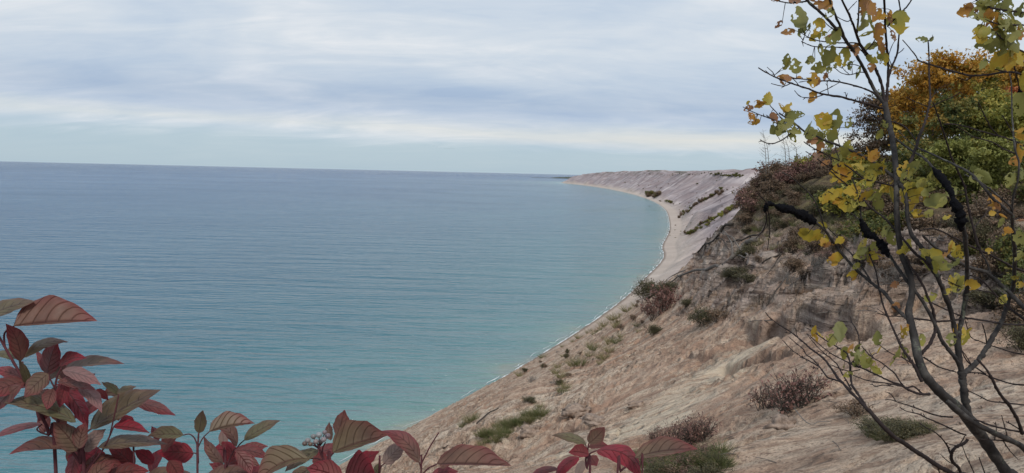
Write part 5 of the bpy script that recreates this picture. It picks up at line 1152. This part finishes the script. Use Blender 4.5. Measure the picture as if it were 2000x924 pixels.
add_branch(S1, [([(1800, 768), (1785, 755), (1770, 757), (1759, 747), (1748, 730), (1735, 719), (1721, 708), (1707, 700), (1694, 689), (1683, 676)], 2.0, 1.), ([(1707, 700), (1700, 690), (1697, 683)], 1., .7), ([(1728, 715), (1722, 722)], .9, .7)], K1)
add_branch(S1, [([(1860, 815), (1848, 814), (1837, 813), (1818, 808), (1800, 801), (1775, 792), (1752, 785), (1740, 781), (1729, 781)], 2.1, .9), ([(1750, 784), (1744, 775), (1736, 766)], 1.1, .7)], K1)
add_branch(S1, [([(1886, 850), (1868, 843), (1850, 834), (1828, 824), (1807, 815), (1795, 809), (1783, 806), (1770, 803), (1758, 796)], 2.1, .9), ([(1807, 815), (1803, 808)], 1., .7), ([(1784, 806), (1781, 799)], 1., .7)], K1)
add_branch(S1, [([(1890, 858), (1880, 868), (1867, 873), (1860, 882), (1858, 894), (1863, 905), (1871, 912), (1876, 924), (1878, 945)], 3.6, 3.8), ([(1858, 890), (1852, 875), (1845, 863), (1835, 852), (1824, 843), (1810, 836), (1796, 826)], 2.1, 1.1), ([(1884, 852), (1876, 866), (1866, 870), (1850, 866)], 1.3, .8), ([(1864, 908), (1850, 900), (1838, 888)], 1.2, .8)], K1)
add_branch(S1, [([(1934, 875), (1928, 865), (1920, 850), (1914, 846)], 1.6, 1.), ([(1930, 945), (1920, 915), (1912, 893)], 1.8, 1.)], K1)
add_branch(S1, [([(1910, 945), (1900, 918), (1888, 893), (1880, 872)], 1.7, .9), ([(1840, 945), (1836, 928), (1830, 908)], 1.7, 1.)], K1)
# --- leaves on the saplings: (px, py, length px, tint[, angle deg])
LV = [(1560, 30, 42, .12, 100), (1567, 58, 28, .1, 60), (1534, 60, 28, .88, 190), (1580, 52, 16, .1, 70), (1598, 52, 34, .66, 250), (1592, 70, 26, .5, 210), (1622, 70, 30, .85, 200), (1633, 70, 34, .12, 260), (1618, 110, 44, .14, 250), (1598, 128, 30, .3, 190), (1582, 126, 20, .1, 200), (1650, 112, 36, .45, 265), (1660, 96, 26, .92, 200), (1672, 100, 20, .9, 260),
 (1607, 8, 38, .9, 185), (1590, 2, 30, .9, 170), (1552, 0, 24, .9, 190), (1514, 0, 16, .9, 180), (1620, 26, 24, .1, 230), (1690, 6, 42, .88, 260), (1704, 18, 36, .84, 300), (1688, 40, 44, .16, 250), (1706, 46, 36, .14, 290), (1690, 66, 30, .3, 200), (1716, 66, 42, .9, 270), (1712, 30, 30, .8, 240), (1722, 90, 36, .88, 280), (1700, 90, 28, .12, 200), (1758, 44, 46, .4, 270), (1738, 36, 22, .9, 290), (1745, 70, 22, .88, 290),
 (1720, 108, 34, .42, 265), (1728, 116, 26, .6, 280), (1702, 132, 20, .9, 260), (1676, 142, 26, .08, 250), (1660, 128, 18, .1, 250), (1542, 112, 24, .1, 80), (1554, 128, 30, .2, 100), (1532, 152, 28, .9, 170), (1548, 152, 16, .85, 160), (1588, 154, 30, .75, 270), (1596, 160, 18, .9, 250), (1586, 190, 26, .82, 240), (1620, 134, 16, .2, 80), (1612, 150, 16, .9, 250),
 (1485, 205, 26, .72, 200), (1500, 192, 26, .5, 80), (1478, 200, 16, .75, 170), (1530, 212, 28, .74, 130), (1541, 208, 20, .7, 60), (1548, 225, 30, .06, 10), (1562, 222, 22, .08, 0), (1462, 212, 20, .95, 200), (1472, 239, 24, .78, 190), (1515, 252, 28, .12, 220), (1526, 248, 24, .16, 200), (1535, 243, 34, .18, 20), (1550, 252, 34, .14, 330), (1578, 250, 32, .1, 60), (1585, 262, 28, .14, 30), (1605, 236, 40, .62, 150), (1632, 232, 40, .2, 80), (1620, 240, 30, .4, 200),
 (1600, 272, 30, .12, 260), (1612, 262, 26, .1, 60), (1626, 262, 30, .12, 70), (1602, 290, 26, .9, 250), (1586, 275, 24, .92, 200), (1618, 285, 28, .16, 240), (1512, 230, 22, .9, 300), (1660, 240, 22, .1, 60), (1655, 283, 22, .22, 60), (1640, 300, 36, .3, 200), (1634, 312, 26, .14, 240), (1652, 295, 30, .45, 200), (1668, 305, 30, .78, 200), (1600, 306, 20, .92, 240), (1612, 318, 20, .9, 210),
 (1642, 334, 46, .72, 195), (1650, 346, 34, .70, 220), (1630, 345, 28, .66, 240), (1706, 303, 28, .82, 60), (1696, 296, 22, .85, 110), (1690, 322, 36, .3, 200), (1712, 330, 38, .35, 20), (1722, 322, 28, .5, 60), (1676, 325, 26, .6, 160), (1700, 345, 34, .42, 260), (1680, 356, 30, .55, 210), (1664, 372, 34, .66, 190), (1622, 380, 32, .66, 190), (1612, 388, 24, .6, 240), (1640, 392, 30, .58, 200), (1654, 402, 34, .4, 180), (1672, 392, 30, .3, 250), (1690, 385, 34, .55, 220), (1710, 380, 36, .2, 20), (1730, 368, 36, .5, 40), (1720, 395, 30, .16, 300), (1742, 380, 30, .45, 280), (1765, 330, 34, .70, 70), (1772, 345, 30, .15, 40), (1784, 326, 34, .1, 40), (1790, 350, 34, .12, 10), (1800, 362, 30, .3, 0), (1780, 385, 56, .5, 265), (1775, 372, 30, .4, 250), (1810, 380, 34, .52, 300), (1822, 372, 30, .2, 20), (1838, 388, 48, .12, 20), (1818, 398, 40, .2, 200), (1848, 376, 26, .1, 30), (1812, 350, 30, .2, 60), (1826, 346, 26, .35, 20),
 (1748, 250, 30, .52, 355), (1728, 242, 18, .2, 120), (1712, 262, 20, .2, 70), (1575, 461, 38, .50, 170), (1565, 458, 18, .5, 150), (1596, 464, 26, .56, 200), (1610, 470, 24, .56, 240), (1614, 478, 18, .9, 200), (1632, 502, 28, .58, 190), (1606, 440, 20, .5, 150), (1640, 470, 20, .6, 210), (1686, 478, 32, .5, 60), (1694, 492, 32, .12, 270), (1680, 498, 28, .18, 200), (1706, 500, 22, .6, 330), (1700, 512, 18, .66, 300), (1712, 478, 26, .3, 20), (1722, 498, 16, .5, 340), (1664, 536, 22, .7, 200), (1672, 520, 18, .5, 220), (1740, 468, 28, .12, 300), (1730, 452, 26, .1, 240),
 (1770, 480, 30, .4, 60), (1762, 490, 24, .5, 200), (1820, 500, 42, .4, 20), (1838, 516, 40, .3, 330), (1850, 520, 30, .08, 10), (1826, 522, 26, .3, 280), (1806, 492, 24, .5, 150), (1868, 490, 26, .58, 60), (1874, 498, 18, .56, 300), (1856, 484, 26, .75, 70), (1868, 556, 34, .4, 80), (1858, 548, 22, .64, 100), (1878, 548, 22, .3, 60), (1900, 556, 30, .66, 350), (1932, 490, 16, .64, 0), (1940, 394, 30, .84, 110), (1948, 402, 22, .84, 300), (1958, 424, 18, .82, 330), (1954, 436, 22, .16, 240), (1966, 450, 20, .8, 340), (1992, 468, 34, .2, 300), (1996, 430, 22, .86, 0), (1990, 500, 24, .2, 240), (1960, 584, 20, .4, 60), (1992, 556, 20, .52, 10), (1797, 422, 26, .66, 10), (1792, 415, 20, .7, 30), (1852, 418, 18, .5, 20),
 (1634, 648, 40, .12, 270), (1626, 662, 26, .2, 250), (1590, 645, 20, .74, 70), (1592, 660, 18, .76, 300), (1714, 660, 28, .16, 90), (1718, 682, 16, .66, 60), (1744, 704, 26, .16, 240), (1752, 692, 24, .3, 60), (1768, 690, 22, .2, 270), (1766, 650, 22, .72, 80), (1762, 640, 16, .78, 100), (1804, 664, 24, .2, 270), (1858, 664, 26, .16, 260), (1884, 660, 30, .55, 250), (1880, 650, 22, .66, 80), (1690, 704, 30, .2, 100), (1680, 692, 28, .1, 60), (1700, 712, 34, .3, 330), (1672, 705, 24, .1, 80), (1650, 690, 26, .14, 260), (1656, 732, 20, .3, 200), (1712, 724, 24, .3, 330), (1750, 600, 20, .88, 250), (1818, 580, 26, .3, 20), (1662, 680, 20, .84, 60), (1745, 558, 18, .85, 200),
 (1882, 22, 30, .88, 190), (1896, 14, 30, .86, 160), (1910, 26, 36, .2, 200), (1924, 10, 36, .14, 170), (1940, 4, 34, .12, 20), (1930, 36, 36, .85, 250), (1944, 42, 36, .8, 270), (1960, 44, 34, .14, 280), (1974, 30, 38, .12, 300), (1962, 66, 44, .12, 220), (1978, 60, 44, .16, 260), (1916, 62, 36, .4, 185), (1908, 76, 30, .6, 185), (1924, 88, 44, .14, 190), (1944, 84, 50, .12, 200), (1960, 92, 40, .16, 240), (1980, 84, 40, .14, 300), (1950, 118, 48, .64, 230), (1972, 118, 42, .68, 260), (1988, 112, 40, .62, 300), (1996, 20, 30, .1, 80), (1992, 66, 26, .86, 40), (1968, 10, 30, .14, 60), (1950, 22, 30, .16, 250), (1992, 205, 46, .14, 270), (1998, 160, 34, .6, 270), (1990, 255, 24, .74, 20), (1996, 268, 22, .74, 350), (1992, 296, 30, .7, 280), (1982, 315, 26, .84, 200), (1998, 300, 24, .5, 240), (1986, 345, 30, .14, 230), (1970, 352, 30, .14, 250), (1920, 345, 40, .10, 330), (1908, 346, 30, .08, 20), (1800, 77, 24, .1, 175), (1820, 76, 12, .1, 50), (1915, 120, 24, .2, 240)]
def bitten_leaf(px, py, ln, tint, ang, dep, rs):
    """a jagged, insect-eaten leaf blade; grid cells inside bites are left out"""
    a = math.radians(ang); dx, dy = math.cos(a), -math.sin(a); nu, nv = 12, 9; wid = ln*rs.uniform(.30, .44); V_ = []; F_ = []
    tiltv = rs.uniform(-.9, .9); tiltu = rs.uniform(-.6, .6); cup = rs.uniform(.1, .5)*rs.choice([-1, 1])
    bites = [(rs.uniform(.15, .95), rs.choice([-1, 1])*rs.uniform(.2, 1.), rs.uniform(.06, .20)) for _ in range(rs.randint(1, 5))]
    narrow = rs.rand() < .12
    for i in range(nu+1):
        t = i/nu; f = math.sin(math.pi*min(1, t*.96+.03)**.8)**.75*(1+.12*math.sin(t*21+rs.rand()))
        for j in range(nv+1):
            s_ = j/nv*2-1; edge = 1+rs.uniform(-.10, .10)*(abs(s_) > .9); w_ = wid*f*s_*edge*(.35 if narrow else 1)
            bend = cup*(s_*s_)*wid*f*.5 - cup*.25*ln*(t-.5)**2
            x = (t-.5)*ln; V_.append((px+dx*x-dy*w_*(1-abs(tiltv)*.35), py+dy*x+dx*w_*(1-abs(tiltv)*.35), dep+(tiltv*w_+tiltu*x+bend)/F*dep))
    V_ = [P(*q) for q in V_]
    for i in range(nu):
        for j in range(nv):
            t = (i+.5)/nu; s_ = (j+.5)/nv*2-1
            if any(math.hypot((t-b[0])*1.3, (s_-b[1])*.45) < b[2] for b in bites): continue
            k = i*(nv+1)+j; F_.append((k, k+1, k+nv+2, k+nv+1))
    return V_, F_
by = {}
rs = np.random.RandomState(78)
for (px, py, ln, tint, ang) in list(LV):
    if rs.rand() < .5: LV.append((px+rs.uniform(-17, 17), py+rs.uniform(-15, 15), ln*rs.uniform(.5, .85), min(1, max(0, tint+rs.uniform(-.12, .12))), ang+rs.uniform(-70, 70)))
rs = np.random.RandomState(77); SA = np.array([(q[0], q[1]) for q in SEGS])
for (px, py, ln, tint, ang) in LV:
    a = math.radians(ang); ln *= 1.04
    bx, byy = px-math.cos(a)*ln*.5, py+math.sin(a)*ln*.5
    d = np.hypot(SA[:, 0]-bx, SA[:, 1]-byy); i = int(d.argmin()); seg = SEGS[i]; br, k = seg[2], seg[3]
    if d[i] > 9:                       # slide the leaf so its stalk reaches the twig
        sh = (d[i]-9)*.5; ux, uy = (seg[0]-bx)/d[i], (seg[1]-byy)/d[i]; px += ux*sh*.6; py += uy*sh*.6; bx += ux*sh*.6; byy += uy*sh*.6
    dep = dep_at(bx, byy, k); st = by.setdefault(br.name, [br, [], [], [], []])
    V_, F_ = bitten_leaf(px, py, ln, tint, ang, dep, rs); b0_ = len(st[1]); st[1] += V_; st[2] += [tuple(b0_+q for q in f) for f in F_]
    e_ = rs.uniform(-.1, .1, len(V_)); c0 = tint+rs.uniform(-.05, .05)
    gr = np.linspace(0, rs.uniform(-.05, .28) if .1 < tint < .6 else 0, 13).repeat(10)
    st[3] += [float(np.clip(c0+g_+.3*q, .01, .99)) for g_, q in zip(gr, e_)]
    st[4].append((P(seg[0], seg[1], dep_at(seg[0], seg[1], k)), P(bx, byy, dep)))
for nm_, (br, V_, F_, T_, PT) in by.items():
    tb = TB(4); nf = len(F_)
    for p_, q_ in PT: tb.tube([p_, p_.lerp(q_, .5)+Vector((0, 0, .002)), q_], [.0011, .0009, .0008], cap=False)
    k0 = len(V_); o = mesh_obj('foliage', V_+tb.v, F_+[tuple(k0+q for q in f) for f in tb.f], SL, br, cols=T_+[.95]*len(tb.v))
    o.data.materials.append(twig_m)
    for pl in o.data.polygons[nf:]: pl.material_index = 1
